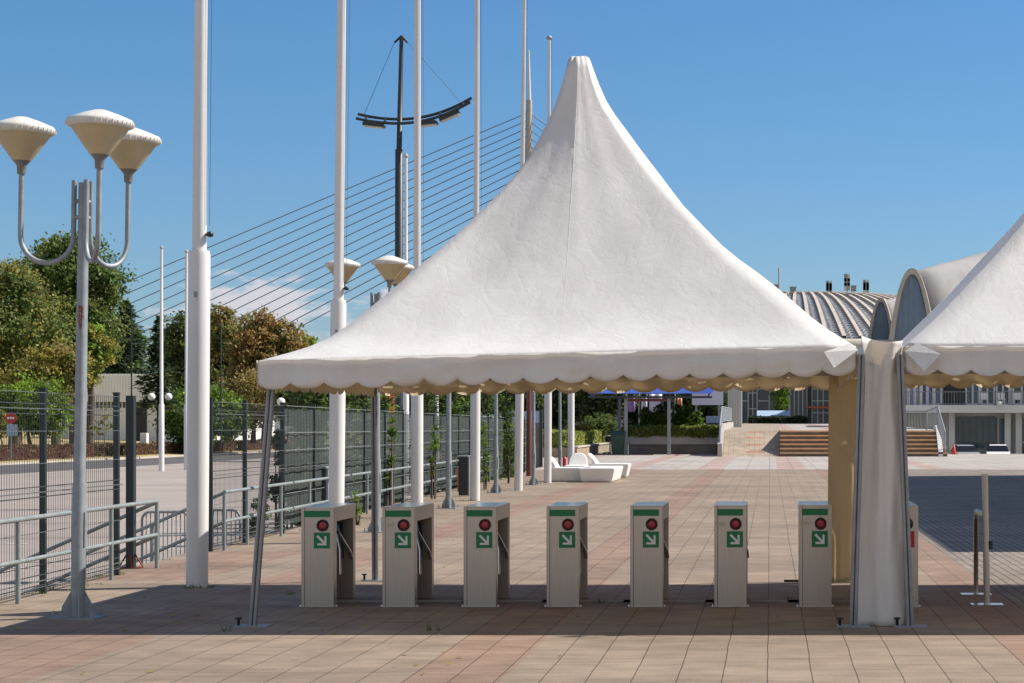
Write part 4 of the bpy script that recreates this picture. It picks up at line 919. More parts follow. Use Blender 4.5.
# ------------------------------------------------------------------ white lounge benches
def lounge(name, label, x0, x1, y0, y1, zs, back=None, side='x0', taper=.10):
    """seat block, sides leaning in towards the ground, rounded back at one end"""
    t = thing(name, label, 'bench', ((x0 + x1) / 2, (y0 + y1) / 2, 0), 'white moulded lounge benches')
    m = MB(); q = taper
    vs = [(x0 + q * .6, y0 + q, .0), (x1 - q, y0 + q, .0), (x1 - q, y1 - q, .0), (x0 + q * .6, y1 - q, .0), (x0, y0, zs), (x1, y0, zs), (x1, y1, zs), (x0, y1, zs)]
    m.add(vs, [(3, 2, 1, 0), (4, 5, 6, 7), (0, 1, 5, 4), (1, 2, 6, 5), (2, 3, 7, 6), (3, 0, 4, 7)])
    m.build('seat', white_plain, t, bevel=.05)
    if back:
        h, thk, lean = back; m = MB(); n = 14; prof = []
        for i in range(n + 1):
            a = math.pi * i / n; prof.append((-math.cos(a), math.sin(a) ** .45))
        if side in ('x0', 'x1'):
            sx = 1 if side == 'x0' else -1; bx = x0 + .03 if side == 'x0' else x1 - .03; cy, hy = (y0 + y1) / 2, (y1 - y0) / 2 - .03
            vv = [(bx + sx * (th + (1 - w_) * .16) - sx * lean * w_, cy + u_ * hy * (1 - .12 * w_), zs - .03 + h * w_) for th in (0, thk) for u_, w_ in prof]
        else:
            by = y1 - .05; cx, hx = (x0 + x1) / 2, (x1 - x0) / 2 - .03
            vv = [(cx + u_ * hx * (1 - .12 * w_), by - (th + (1 - w_) * .16) + lean * w_, zs - .03 + h * w_) for th in (0, thk) for u_, w_ in prof]
        k = n + 1
        m.add(vv, [tuple(range(k)), tuple(range(2 * k - 1, k - 1, -1))] + [(i, i + k, (i + 1) % k + k, (i + 1) % k) for i in range(k)], 0)
        m.build('backrest', white_plain, t, bevel=.025)
    return t
lounge('lounge_bench', 'white lounge bench with rounded back, half hidden by the sixth flagpole', gx(549, 61), gx(592, 61), 60.6, 61.7, .44, (.36, .10, .05), 'x0')
lounge('lounge_bench', 'white lounge bench turned end-on with a tall back facing the camera', gx(585, 62), gx(617, 60.8), 60.0, 63.6, .44, None)
lounge('lounge_bench', 'white lounge bench at the back whose shaded backrest hides the last flagpole foot', gx(567, 65), gx(588, 65), 63.9, 65.4, .44, (.42, .09, .1), 'y1')
lounge('lounge_bench', 'long white lounge bench behind, with a thin upright back at its left end', gx(590, 66.5), gx(630, 66.5), 66.0, 67.3, .46, (.38, .09, .12), 'x0')
rb = thing('red_bollard', 'small red bollard beside the last flagpole behind the benches', 'bollard', (gx(564.5, 70), 70, 0))
MB().lathe([(.07, 0), (.07, .55), (.05, .62), (.01, .64)], 12, (gx(564.5, 70), 70, 0)).build('bollard', red_sign, rb)

# ------------------------------------------------------------------ planters, canopy, bin
def obj1(mb, name, mats, label, cat, group=None, bevel=0, fix=True):
    return tag(mb.build(name, mats, None, bevel=bevel, fix=fix), label, cat, group)
pw = thing('stone_planter', 'brown stone planter wall running back beside the green wheelie bin', 'planter', (gx(579, 112), 112, 0))
ax, ay, bx, by = gx(577, 110), 110., gx(609, 140), 140.
m = MB(); m.prism([(ax, ay), (bx, by), (bx - 7, by), (ax - 7, ay)], 'z', .0, .55); m.build('wall', stone_wall, pw)
m = MB(); m.prism([(ax + .06, ay - .06), (bx + .06, by), (bx - .34, by), (ax - .34, ay - .06)], 'z', .553, .63); m.build('coping', concrete_tan, pw)
hedge('box_hedge', 'clipped yellow-green box hedge in the brown stone planter', [(ax - 7, ay + .3), (ax - .3, ay + .3), (bx - .35, by), (bx - 7, by)], .5, 1.42, ['box', 'fern', 'box'], 16000, .07, 120)
shrub('round_bush', 'rounded grey-green bush above the box hedge', [(600, 424, 15, 10), (590, 428, 10, 8), (610, 428, 9, 8)], 138, .5, ['fern', 'olive', 'green'], 150, 26, .09, 121)
shrub('russet_bush', 'small russet bush between the box hedge and the rounded bush', [(582, 431, 8, 6), (574, 433, 6, 5)], 128, .5, ['orange', 'brown'], 60, 24, .08, 122)
# wheelie bin
Y = 121.; x = gx(618, Y); wb = thing('wheelie_bin', 'dark green wheelie bin beside the canopy post and stone planter', 'bin', (x, Y, 0))
m = MB(); m.add([(x - .33, Y - .38, .06), (x + .33, Y - .38, .06), (x + .33, Y + .3, .06), (x - .33, Y + .3, .06), (x - .42, Y - .46, 1.28), (x + .42, Y - .46, 1.28), (x + .42, Y + .42, 1.28), (x - .42, Y + .42, 1.28)],
     [(3, 2, 1, 0), (4, 5, 6, 7), (0, 1, 5, 4), (1, 2, 6, 5), (2, 3, 7, 6), (3, 0, 4, 7)]); m.build('body', bin_green, wb, bevel=.03)
m = MB(); m.prism([(Y - .52, 1.285), (Y + .44, 1.285), (Y + .44, 1.45), (Y + .1, 1.46), (Y - .52, 1.36)], 'x', x - .45, x + .45); m.build('lid', bin_green, wb, bevel=.02)
for sx in (-.3, .3): MB().tube([(x + sx - .04, Y + .36, .11), (x + sx + .04, Y + .36, .11)], .11, 14).build('wheel', black_pl, wb)
# rear planter: two concrete courses, hedge on top, dwarf conifers
Y = 124.; x0, x1 = gx(627, Y), gx(718, Y)
rpz = thing('concrete_planter', 'long low concrete planter with a stained lower course behind the canopy posts', 'planter', ((x0 + x1) / 2, Y, 0))
MB().box(x0 + .1, x1 - .1, Y + .12, Y + 4, .0, .62).build('lower_course', concrete_dark, rpz)
MB().box(x0, x1, Y, Y + 4.1, .623, 1.2).build('upper_course', concrete, rpz)
hedge('planter_hedge', 'low spreading yellow-green hedge on top of the concrete planter', [(x0 - .3, Y - .05), (x1 + .1, Y - .05), (x1, Y + 3.6), (x0, Y + 3.6)], 1.1, 1.72, ['box', 'fern', 'olive'], 15000, .07, 130)
for i, (px, top, wd, lb) in enumerate(((646, 408, 20, 'bright green dwarf conifer, leftmost in the concrete planter'), (660, 405, 20, 'bright green dwarf conifer left of the right canopy post'), (678, 405, 17, 'bright green dwarf conifer just right of the canopy post'), (688, 407, 20, 'bushy dwarf conifer second from the right end of the planter'), (697, 412, 14, 'small dwarf conifer nearest the white billboard end of the planter'))):
    conifer(lb, px, 126.5, 1.2, top, wd, ['lime', 'fern', 'green'], 140 + i, -.35, 18, 'dwarf_conifer', 'dwarf conifers in the concrete planter', 1.3, .10, 1.2, .5)
# blue canopy
cn_ = thing('canopy', 'flat canopy with blue corrugated roof on four grey posts', 'canopy', (gx(650, 121), 121, 0))
Y0, Y1 = 121., 129.; xa, xb = gx(588, Y0), gx(712, Y0); zf = gz(397.5, Y0)
for px, Y in ((626, Y0 + .3), (669, Y0 + .3), (619.5, Y1 - .3), (662, Y1 - .3)):
    xx = gx(px, Y0 + .3) if Y < 125 else gx(px, Y); MB().box(xx - .1, xx + .1, Y - .1, Y + .1, 0, zf + .05).build('post', galv, cn_)
m = MB(); nn = 90; vv = []
for i in range(nn * 2 + 1):
    xx = xa + (xb - xa) * i / (nn * 2); zz = .05 * (i % 2)
    vv += [(xx, Y0 - .2, zf + .22 + zz), (xx, Y1 + .4, zf + .78 + zz)]
m.add(vv, [(2 * i, 2 * i + 1, 2 * i + 3, 2 * i + 2) for i in range(nn * 2)]); m.build('corrugated_sheet', blue_roof, cn_, solid=.01)
MB().box(xa, xb, Y0 - .12, Y0 + .02, zf - .04, zf + .09).build('front_beam', dark_metal, cn_)
MB().box(gx(624, Y0), gx(674, Y0), Y0 + .22, Y0 + .38, zf - .24, zf - .065).build('cross_beam', brown_post, cn_)
for sx in (xa + .2, xb - .2): MB().bar((sx, Y0, zf + .1), (sx, Y1, zf + .62), .1, .14, up=(0, 0, 1)).build('side_beam', galv, cn_)
# banners behind
def banner(px0, px1, pyt, pyb, Y, mat, label):
    xx0, xx1 = gx(px0, Y), gx(px1, Y); t = thing('banner', label, 'banner', (xx0, Y, -.7), 'hanging banners beyond the canopy')
    MB().tube([(xx0 - .15, Y, -.7), (xx0 - .15, Y, gz(pyt - 6, Y))], .06, 8).build('pole', galv, t)
    m = MB(); vv = []
    for i in range(9):
        for j in range(7): vv.append((xx0 + (xx1 - xx0) * i / 8, Y + .12 * math.sin(i * 1.4 + j * .5), gz(pyb, Y) + (gz(pyt, Y) - gz(pyb, Y)) * j / 6))
    m.add(vv, [(i * 7 + j, i * 7 + 7 + j, i * 7 + 8 + j, i * 7 + 1 + j) for i in range(8) for j in range(6)], 0, True); m.build('cloth', mat, t, solid=.01)
banner(628, 635, 396, 412, 152, purple, 'lilac banner hanging under the blue canopy')
banner(641, 647, 396, 414, 150, lilac_white, 'narrow pale lilac banner left of the broad pale one')
banner(649, 662, 394, 413, 153, lilac_white, 'broad pale lilac banner behind the dwarf conifers')
banner(677, 682, 398, 407, 151, peach, 'small peach coloured banner right of the canopy post')
# white billboard and small panel
Y = 140.; t = thing('billboard', 'pale billboard on legs at the right end of the canopy', 'billboard', (gx(705, Y), Y, -1.4))
MB().box(gx(692, Y), gx(723, Y), Y, Y + .2, gz(405, Y), gz(386, Y)).build('panel', lilac_white, t)
for px in (696, 719): MB().box(gx(px, Y) - .08, gx(px, Y) + .08, Y + .22, Y + .38, -1.4, gz(388, Y)).build('leg', galv, t)
Y = 133.; t = thing('notice_board', 'small pale blue panel on two legs at the right end of the concrete planter', 'notice board', (gx(713, Y), Y, -1.4))
MB().box(gx(706, Y), gx(721, Y), Y, Y + .1, gz(423, Y), gz(416, Y)).build('panel', hoard_blue, t)
for px in (708, 719): MB().box(gx(px, Y) - .05, gx(px, Y) + .05, Y + .11, Y + .2, -1.4, gz(417, Y)).build('leg', galv, t)
# hoarding and posts behind the fifth flagpole
Y = 84.; t = thing('hoarding', 'pale blue hoarding over grey panels behind the fifth flagpole', 'hoarding', (gx(525, Y), Y, -.7))
MB().box(gx(507, Y), gx(541, Y), Y, Y + .1, gz(423, Y), gz(411, Y)).build('blue_panel', hoard_blue, t)
for a, b in ((507, 518), (518.5, 530), (530.5, 541)): MB().box(gx(a, Y), gx(b, Y), Y + .01, Y + .09, -.7, gz(423.3, Y)).build('grey_panel', concrete_dark, t)
for px in (507, 541): MB().box(gx(px, Y) - .06, gx(px, Y) + .06, Y - .03, Y + .13, -.7, gz(409.5, Y)).build('post', dark_metal, t)
thin_pole(529, 0, 68, 352, 'red-brown post leaning beside the lamp post behind the fifth flagpole', .10, brown_post, -.02, 'brown_post', 'post', None, False, False)
thin_pole(392.5, 0, 75, 340, 'orange post seen under the valance left of the third flagpole', .17, orange, -.7, 'orange_post', 'post', None, False, False)

# ------------------------------------------------------------------ cars, mostly hidden
def car(label, x, Y, z, rot, paint):
    t = thing('parked_car', label, 'car', (0, 0, 0), 'cars parked beyond the plaza')
    def loft(prof, name, mat, par, bevel=.03):
        m = MB(); k = len(prof)
        vs = [(sx * (hw), y, z_) for sx in (-1, 1) for y, z_, hw in prof]
        m.add(vs, [tuple(range(k)), tuple(range(2 * k - 1, k - 1, -1))] + [(i, i + k, (i + 1) % k + k, (i + 1) % k) for i in range(k)]); return m.build(name, mat, par, bevel=bevel)
    body = loft([(-2.05, .25, .82), (-2.1, .55, .84), (-1.95, .80, .82), (-.95, .95, .85), (-.85, .96, .85), (1.6, .98, .85), (2.0, .9, .8), (2.08, .5, .82), (2.0, .25, .8)], 'body', paint, t, .05)
    cab = loft([(-.95, .95, .80), (-.25, 1.38, .62), (.95, 1.42, .62), (1.75, .98, .78)], 'cabin_glass', car_glass, t)
    loft([(-.24, 1.385, .63), (-.1, 1.43, .60), (.8, 1.46, .60), (.97, 1.425, .63)], 'roof', paint, t)
    for sx in (-.78, .78):
        for y in (-1.3, 1.3):
            w_ = MB().tube([(sx - .1, y, .31), (sx + .1, y, .31)], .31, 18).build('wheel', black_pl, t); MB().tube([(sx - .105, y, .31), (sx + .105, y, .31)], .18, 12).build('rim', steel_top, w_)
    for sx in (-.6, .6): MB().box(sx - .16, sx + .16, -2.12, -2.0, .58, .72).build('headlight', white_plain, t)
    MB().box(-.3, .3, -2.125, -2.09, .38, .5).build('number_plate', white_sign, t)
    t.location = (x, Y, z); t.rotation_euler = (0, 0, R(rot)); return t
car_glass = M('car_glass', (.012, .014, .018), .35, spec=.15)
silver = M('silver_car_paint', (.45, .47, .50), .3, .4); white_car = M('white_car_paint', (.75, .75, .75), .3)
car('silver car parked below the plaza edge in front of the blue glass, nearer the steps', gx(965, 143), 143, -1.02, 5, silver)
car('white car parked below the plaza edge, right of the other car by the glass', gx(998, 143), 143, -1.0, -6, white_car)
car('white car glimpsed behind the hedge under the canopy', gx(622, 142), 142, -.35, 80, white_car)
car('pale car glimpsed behind the right end of the planter hedge', gx(696, 146), 146, -.45, 75, silver)

# ------------------------------------------------------------------ railings of ramp and steps
def bar_railing(name, label, pts, h, n, cat='railing', group='railings of ramp and steps', sub=None):
    t = thing(name, label, cat, pts[0], group)
    up_ = Vector((0, 0, h)); P = [Vector(p) for p in pts]
    MB().tube([p + up_ for p in P], .04, 8).build('top_rail', galv, t); MB().tube([p + Vector((0, 0, .12)) for p in P], .03, 6).build('bottom_rail', galv, t)
    tot = sum((P[i + 1] - P[i]).length for i in range(len(P) - 1)); m = MB(); d = 0
    for i in range(len(P) - 1):
        ln = (P[i + 1] - P[i]).length; k = max(2, int(n * ln / tot))
        for j in range(k):
            q = P[i].lerp(P[i + 1], j / k); MB().tube([q + Vector((0, 0, .12)), q + up_], .018, 5).build('baluster', galv, t)
    for p in P: MB().tube([p, p + up_ * 1.02], .045, 8).build('post', galv, t)
    return t
m = MB(); m.prism([(114.0, 0), (119.5, 1.5), (150, 1.72), (150, 2.1), (119.5, 1.92), (114.0, .75)], 'x', -3.02, -2.765)
obj1(m, 'ramp_wall', concrete, 'low pale concrete wall along the left side of the ramp', 'wall')
bar_railing('ramp_railing', 'pale railing with close bars climbing the left side of the ramp', [(-2.9, 114.3, .78), (-2.9, 119.5, 1.93), (-2.9, 137, 2.04), (-2.9, 149.8, 2.1)], 1.0, 70)
m = MB(); m.prism([(114.2, .0), (114.75, .0), (116.3, 1.49), (118, 1.52), (118, 1.8), (116.1, 1.75), (114.2, .3)], 'x', 9.72, 9.98); obj1(m, 'stair_wall', wall_white, 'white sloping side wall at the right end of the steps', 'wall')
bar_railing('step_railing', 'grey railing along the terrace above the steps, sloping down at its right end', [(5.8, 117.6, 1.5), (9.3, 117.6, 1.5), (9.85, 116.2, 1.75), (10.12, 114.4, .28)], 1.15, 44)
# tall screen wall at the far end of the ramp
m = MB(); x0, x1, Y = gx(728, 150.5), gx(742, 150.5), 150.5
for k in range(9): m.box(x0 + (x1 - x0) * k / 9, x0 + (x1 - x0) * (k + .72) / 9, Y, Y + .35 + .15 * (k % 2), 1.0, 7.0)
m.box(x0, x1, Y + .25, Y + .5, 1.0, 6.98); obj1(m, 'ribbed_screen', wall_grey, 'tall grey ribbed screen wall at the top of the ramp', 'wall')

# ------------------------------------------------------------------ glass hall above the ramp
Y = 212.; t = thing('glass_hall', 'low glass fronted hall at the top of the ramp and steps', 'building', (gx(785, Y), Y, 2.1))
def bay(x0, x1, z0, z1, mat, Yf, par, nx=2, nz=2, fr=wall_grey, fw=.09):
    p_ = MB().box(x0, x1, Yf + .12, Yf + .16, z0, z1).build('window', mat, par)
    m = MB()
    for i in range(nx + 1): xx = x0 + (x1 - x0) * i / nx; m.box(xx - fw / 2, xx + fw / 2, Yf, Yf + .115, z0, z1)
    for j in range(nz + 1): zz = z0 + (z1 - z0) * j / nz; m.box(x0 + fw / 2 + .002, x1 - fw / 2 - .002, Yf + .01, Yf + .11, zz - fw / 2, zz + fw / 2)
    m.build('window_frame', fr, p_)
xa, xb = gx(741, Y), gx(900, Y)
MB().box(xa - 1, xb, Y + .6, Y + 14, 1.9, 7.2).build('wall', concrete_dark, t); MB().box(xa - 1.5, xb + .5, Y - 1.2, Y + 14.5, 7.2, 7.7).build('roof', wall_grey, t)
for a, b, mt, nx, nz in ((741, 748, glass_green, 1, 2), (748.5, 757, glass_dark, 2, 3), (757.5, 769, glass_dark, 1, 4), (769.5, 789, glass_green, 2, 1), (790, 807, glass_dark, 4, 1), (812, 829, glass_dark, 3, 4), (830, 899, glass_dark, 8, 3)):
    bay(gx(a, Y), gx(b, Y), 2.0, 7.1, mt, Y, t, nx, nz)
MB().box(gx(807.5, Y), gx(811.5, Y), Y - .1, Y + .5, 2, 7.19).build('column', black_pl, t)
MB().box(gx(807, Y), gx(900, Y), Y - .35, Y - .15, gz(408.3, Y), gz(406.6, Y)).build('orange_rail', orange, t)
t = thing('entrance_awning', 'pale blue slanted awning in front of the glass hall', 'awning', (gx(774, 206), 206, 2.1))
m = MB(); m.prism([(gz(416.5, 206), 0), (gz(410.5, 206), 1)], 'x', 0, 1) if False else None
m = MB(); m.add([(gx(757, 205), 205, gz(416, 205)), (gx(790, 205), 205, gz(416, 205)), (gx(790, 208), 208, gz(410.5, 208)), (gx(757, 208), 208, gz(410.5, 208))], [(0, 1, 2, 3)]); m.build('sheet', hoard_blue, t, solid=.1)
for px in (757.5, 789.5): MB().box(gx(px, 206) - .06, gx(px, 206) + .06, 205.6, 205.8, 2.1, gz(415, 206)).build('leg', galv, t)
shrub('hall_shrub', 'tall yellow-green shrub before the glass hall behind the awning', [(782, 402, 6, 12), (777, 396, 7, 10), (784, 390, 6, 8)], 209.5, 2.1, ['lime', 'fern', 'green'], 90, 24, .13, 150)
hedge('terrace_hedge', 'low dark hedge along the terrace below the awning', [(gx(750, 202), 202), (gx(806, 202), 202), (gx(806, 203.5), 203.5), (gx(750, 203.5), 203.5)], 2.05, 2.75, ['deep', 'dark'], 5000, .1, 151)

# ------------------------------------------------------------------ pavilion on the right
Y = 150.; t = thing('balcony_pavilion', 'white two-storey pavilion with a long balcony and blue glass ground floor', 'building', (gx(990, Y), Y, -1.4))
xa, xb = gx(885, Y), 46.; zs0, zs1 = gz(413, Y), gz(405, Y)
MB().box(xa, xb, Y + 2.6, Y + 18, -1.4, zs0 - .01).build('lower_wall', wall_grey, t)
MB().box(xa, xb, Y, Y + 18, zs0, zs1).build('balcony_slab', wall_white, t, bevel=.04)
MB().box(xa, xb, Y + 2.4, Y + 18, zs1 + .002, 7.0).build('upper_wall', wall_white, t)
MB().box(xa - .4, xb + .4, Y + .6, Y + 18.3, 7.0, 7.5).build('roof', wall_white, t)
def pbay(a, b, z0, z1, mat, Yf, nx, nz, fr): bay(gx(a, Yf), gx(b, Yf), z0, z1, mat, Yf - .17, t, nx, nz, fr, .12)
pbay(957, 996, -1.35, gz(416, Y) - .1, glass_green, Y + 2.6, 6, 2, glass_dark)
pbay(998, 1006, -1.35, gz(416, Y) - .1, glass_blue, Y + 2.6, 1, 1, wall_grey); pbay(1014, 1050, -1.35, gz(416, Y) - .1, glass_green, Y + 2.6, 5, 2, wall_grey)
pbay(1060, 1150, -1.35, gz(416, Y) - .1, glass_green, Y + 2.6, 8, 2, wall_grey)
for px in (953.5, 1010, 1021, 1056, 1110): MB().box(gx(px, Y) - .22, gx(px, Y) + .22, Y + 1.4, Y + 1.9, -1.4, zs0 - .002).build('column', wall_white, t)
for k in range(6): MB().box(gx(900 + k * 6.4, Y + 2.4) , gx(903 + k * 6.4, Y + 2.4), Y + 1.9, Y + 2.398, zs1 + .002, 6.99).build('fin', lilac_white if k % 2 == 0 else wall_white, t)
pbay(920, 941, zs1 + .1, 6.8, glass_blue, Y + 2.4, 3, 1, wall_white)
pbay(944, 964, zs1 + .05, 6.8, black_pl, Y + 2.4, 1, 1, black_pl)  # shade inside the opening put in as a black sheet
for a, b in ((966, 979), (980.5, 994), (996.5, 1009), (1013, 1030), (1032, 1060), (1062, 1100)): pbay(a, b, zs1 + .1, 6.8, glass_green if a < 990 else glass_dark, Y + 2.4, 2, 2, wall_white)
m = MB(); z1 = zs1 + 1.0
m.tube([(xa, Y + .15, z1), (xb, Y + .15, z1)], .035, 6); m.tube([(xa, Y + .15, zs1 + .1), (xb, Y + .15, zs1 + .1)], .02, 6)
for k in range(170): xx = xa + (xb - xa) * k / 170; m.tube([(xx, Y + .15, zs1), (xx, Y + .15, z1)], .014 if k % 8 else .035, 4)
m.build('balcony_railing', galv, t)
# drum lamp on the balcony edge
MB().lathe([(.02, 0), (.2, .05), (.2, .35), (.02, .4)], 12, (gx(999, Y), Y - .3, zs1 - .1)).tube([(gx(999, Y), Y - .3, zs1 + .1), (gx(999, Y), Y + .15, zs1 + .1)], .04, 6).build('wall_lamp', white_plain, t)
def chair(px, label):
    x = gx(px, Y); c = thing('balcony_chair', label, 'chair', (x, Y + .9, zs1), 'white chairs on the balcony')
    MB().box(x - .26, x + .26, Y + .65, Y + 1.15, zs1 + .42, zs1 + .47).build('seat', white_plain, c); MB().box(x - .26, x + .26, Y + 1.1, Y + 1.15, zs1 + .475, zs1 + .95).build('backrest', white_plain, c)
    for sx in (-.22, .22):
        for yy_ in (.7, 1.1): MB().box(x + sx - .02, x + sx + .02, Y + yy_ - .02, Y + yy_ + .02, zs1 + .002, zs1 + .418).build('leg', white_plain, c)
chair(986, 'white chair on the pavilion balcony, left of the wall lamp'); chair(1003, 'white chair on the pavilion balcony, just right of the wall lamp'); chair(1019, 'white chair on the pavilion balcony at the picture edge')
t = thing('traffic_cone', 'small red traffic cone at the foot of the steps by the cars', 'cone', (gx(954, 124), 124, 0))
MB().lathe([(.16, .03), (.03, .62), (.01, .63)], 12, (gx(954, 124), 124, 0)).build('cone', red_sign, t); MB().box(gx(954, 124) - .2, gx(954, 124) + .2, 123.8, 124.2, .004, .03).build('base', red_sign, t)

cable_m = M('dark_bridge_cable', (.19, .24, .31), .6)
# ------------------------------------------------------------------ vaulted shell hall
t = thing('shell_hall', 'concrete hall with pointed parabolic roof shells glazed blue, right of the ribbed dome', 'building', (gx(930, 210), 210, -1.4))
MB().box(gx(864, 200), 62, 201.5, 262, -1.4, gz(343, 200)).build('wall', wall_grey, t)
def shell(cx, wpx, pyt, Y0_, cx1, w1, pyt1, Y1_, zb, rim):
    """loft of a parabolic arch from front (narrow) to back (wide)"""
    n = 28
    def arch(cpx, hw, top, Yd, inset=0.):
        out = []
        for i in range(n + 1):
            u_ = -1 + 2 * i / n; h = top - inset - zb; out.append((gx(cpx, Yd) + u_ * (hw - inset * .9), zb + h * (1 - abs(u_) ** 2.2)))
        return out
    f0 = arch(cx, wpx / 2 * Y0_ / F, gz(pyt, Y0_), Y0_); f1 = arch(cx1, w1 / 2 * Y1_ / F, gz(pyt1, Y1_), Y1_)
    m = MB(); steps = 10; vv = []
    for s in range(steps + 1):
        q = s / steps
        for a, b in zip(f0, f1): vv.append((a[0] + (b[0] - a[0]) * q, Y0_ + .02 + (Y1_ - Y0_) * q, a[1] + (b[1] - a[1]) * q - .35))
    m.add(vv, [(s * (n + 1) + i, s * (n + 1) + i + 1, (s + 1) * (n + 1) + i + 1, (s + 1) * (n + 1) + i) for s in range(steps) for i in range(n)], 0, True)
    sh = m.build('roof_shell', shell_mat, t, solid=.25)
    # rim band, thick and proud
    inn = arch(cx, wpx / 2 * Y0_ / F, gz(pyt, Y0_), Y0_, rim); m = MB(); k = n + 1; d = 1.9
    vs_ = [(x, Y0_ - .6, z) for x, z in f0] + [(x, Y0_ - .6, z) for x, z in inn] + [(x + .35, Y0_ + d, z + .02) for x, z in f0] + [(x + .35, Y0_ + d, z) for x, z in inn]
    fs = []
    for i in range(n): fs += [(i, i + 1, k + i + 1, k + i), (2 * k + i, 3 * k + i, 3 * k + i + 1, 2 * k + i + 1), (i, 2 * k + i, 2 * k + i + 1, i + 1), (k + i, k + i + 1, 3 * k + i + 1, 3 * k + i)]
    fs += [(0, k, 3 * k, 2 * k), (n, 2 * k + n, 3 * k + n, k + n)]
    m.add(vs_, fs, 0, False); m.build('arch_rim', concrete_tan, t)
    m = MB(); m.add([(x, Y0_ - .1, z) for x, z in inn], [tuple(range(n + 1))]); w_ = m.build('arch_glazing', glass_blue, t)
    m = MB(); x0_, x1_ = inn[0][0], inn[-1][0]
    for j in range(1, 7):
        u_ = -1 + 2 * j / 7; xx = (x0_ + x1_) / 2 + u_ * (x1_ - x0_) / 2; zt_ = zb + (gz(pyt, Y0_) - rim - zb) * (1 - abs(u_) ** 2.2); m.box(xx - .04, xx + .04, Y0_ - .16, Y0_ - .105, zb, zt_ - .05)
    m.build('glazing_bars', cable_m, w_)
shell(911.5, 50, 268.5, 200., 1075, 210, 226, 236., gz(352, 200), .62)
shell(880.5, 29, 298, 207., 935, 60, 286, 226., gz(350, 207), .42)

# ------------------------------------------------------------------ ribbed dome
DC = (gx(797, 385), 385.); RB, ZB, RT, ZT = 52., gz(338, 333), 23., gz(294, 362)
t = thing('ribbed_dome', 'wide low dome with pale ribs and rows of skylights, topped by antennas', 'dome building', (DC[0], DC[1], -1.4))
def dprof(q): return RB + (RT - RB) * q, ZB + (ZT - ZB) * (math.sin(q * math.pi / 2 * .93) / math.sin(math.pi / 2 * .93))
n = 112; m = MB(); K = 16; vv = []
for k in range(K + 1):
    r, z = dprof(k / K)
    for j in range(n * 2): a = 2 * math.pi * j / (n * 2); vv.append((DC[0] + r * math.cos(a), DC[1] + r * math.sin(a), z))
N2 = n * 2
for k in range(K):
    for j in range(N2): m.f.append((k * N2 + j, k * N2 + (j + 1) % N2, (k + 1) * N2 + (j + 1) % N2, (k + 1) * N2 + j)); m.m.append(0); m.sm.append(True)
m.v = vv; m.build('dome_shell', skylight, t)
def seg(c_, half): return [a for a in (2 * math.pi * (j + .5) / n for j in range(n)) if abs((a - c_ + math.pi) % (2 * math.pi) - math.pi) < half]
for a in seg(-math.pi / 2, R(75)):
    m = MB(); wv = .0064; vv = []
    for k in range(K + 1):
        r, z = dprof(k / K)
        for da, dz in ((-wv, -.05), (-wv, .42), (wv, .42), (wv, -.05)): q = a + da * (1 + .35 * k / K); vv.append((DC[0] + r * math.cos(q), DC[1] + r * math.sin(q), z + dz))
    m.add(vv, [(k * 4 + i, k * 4 + i + 1, k * 4 + 5 + i, k * 4 + 4 + i) for k in range(K) for i in range(3)]); m.build('rib', concrete_tan, t)
# rows of small panes on each bay: two strips with cross bars
m = MB()
for a in seg(-math.pi / 2, R(60)):
    for k in range(30):
        q0, q1 = (k + .15) / 30, (k + .5) / 30; a_ = a + 2 * math.pi / n / 2
        for (l0, l1) in ((-.0165, -.0035), (.0035, .0165)):
            vs_ = []
            for q, l_ in ((q0, l0), (q0, l1), (q1, l1), (q1, l0)):
                r, z = dprof(q); vs_.append((DC[0] + (r + .05) * math.cos(a_ + l_), DC[1] + (r + .05) * math.sin(a_ + l_), z + .14))
            m.add(vs_, [(0, 1, 2, 3)])
m.build('pane_rows', M('dull_roof_pane', (.11, .12, .135), .6, var=.3, scale=2), t, fix=False)
m = MB(); m.lathe([(RB + .2, -ZB - 1.4), (RB + .2, -2.6), (RB + 2.0, -2.2), (RB + 2.0, -.6), (RB + .3, -.1), (RB - 2, .1)], 96, (DC[0], DC[1], ZB)); m.build('drum', concrete_tan, t)
m = MB(); m.lathe([(RT + .8, -.5), (RT + .8, .35), (RT, .55), (RT * .5, 1.3), (.2, 1.7)], 72, (DC[0], DC[1], ZT)); m.build('top_cap', shell_mat, t)
def antenna(px, pyt, Y_, wpx, label, kind=0):
    z0 = ZT + .3; x = gx(px, Y_); zt = gz(pyt, Y_); an = thing('antenna_mast', label, 'antenna', (x, Y_, z0), 'antennas on the dome')
    MB().tube([(x, Y_, z0), (x, Y_, zt)], .16, 8).build('mast', concrete_tan, an)
    if kind: return
    wv = wpx * Y_ / F / 2
    for k, f in enumerate((.35, .6, .85)):
        z = z0 + (zt - z0) * f
        for sx in (-1, 1): MB().box(x + sx * wv - .22, x + sx * wv + .22, Y_ - .2, Y_ + .1, z - .9, z + .5).build('panel_antenna', (wall_grey, concrete_tan, galv)[(k + (sx > 0)) % 3], an)
        MB().bar((x - wv, Y_, z), (x + wv, Y_, z), .12).build('bracket', dark_metal, an)
antenna(829, 282, 360, 3.4, 'antenna mast with panels on the dome, left of the tallest one')
antenna(847, 274, 360, 3.4, 'tallest antenna mast on the dome, with many panels')
antenna(866, 281, 360, 3.4, 'antenna mast on the dome nearest the concrete arches')
antenna(779, 268, 365, 1, 'thin bare whip antenna at the left of the dome', 1)
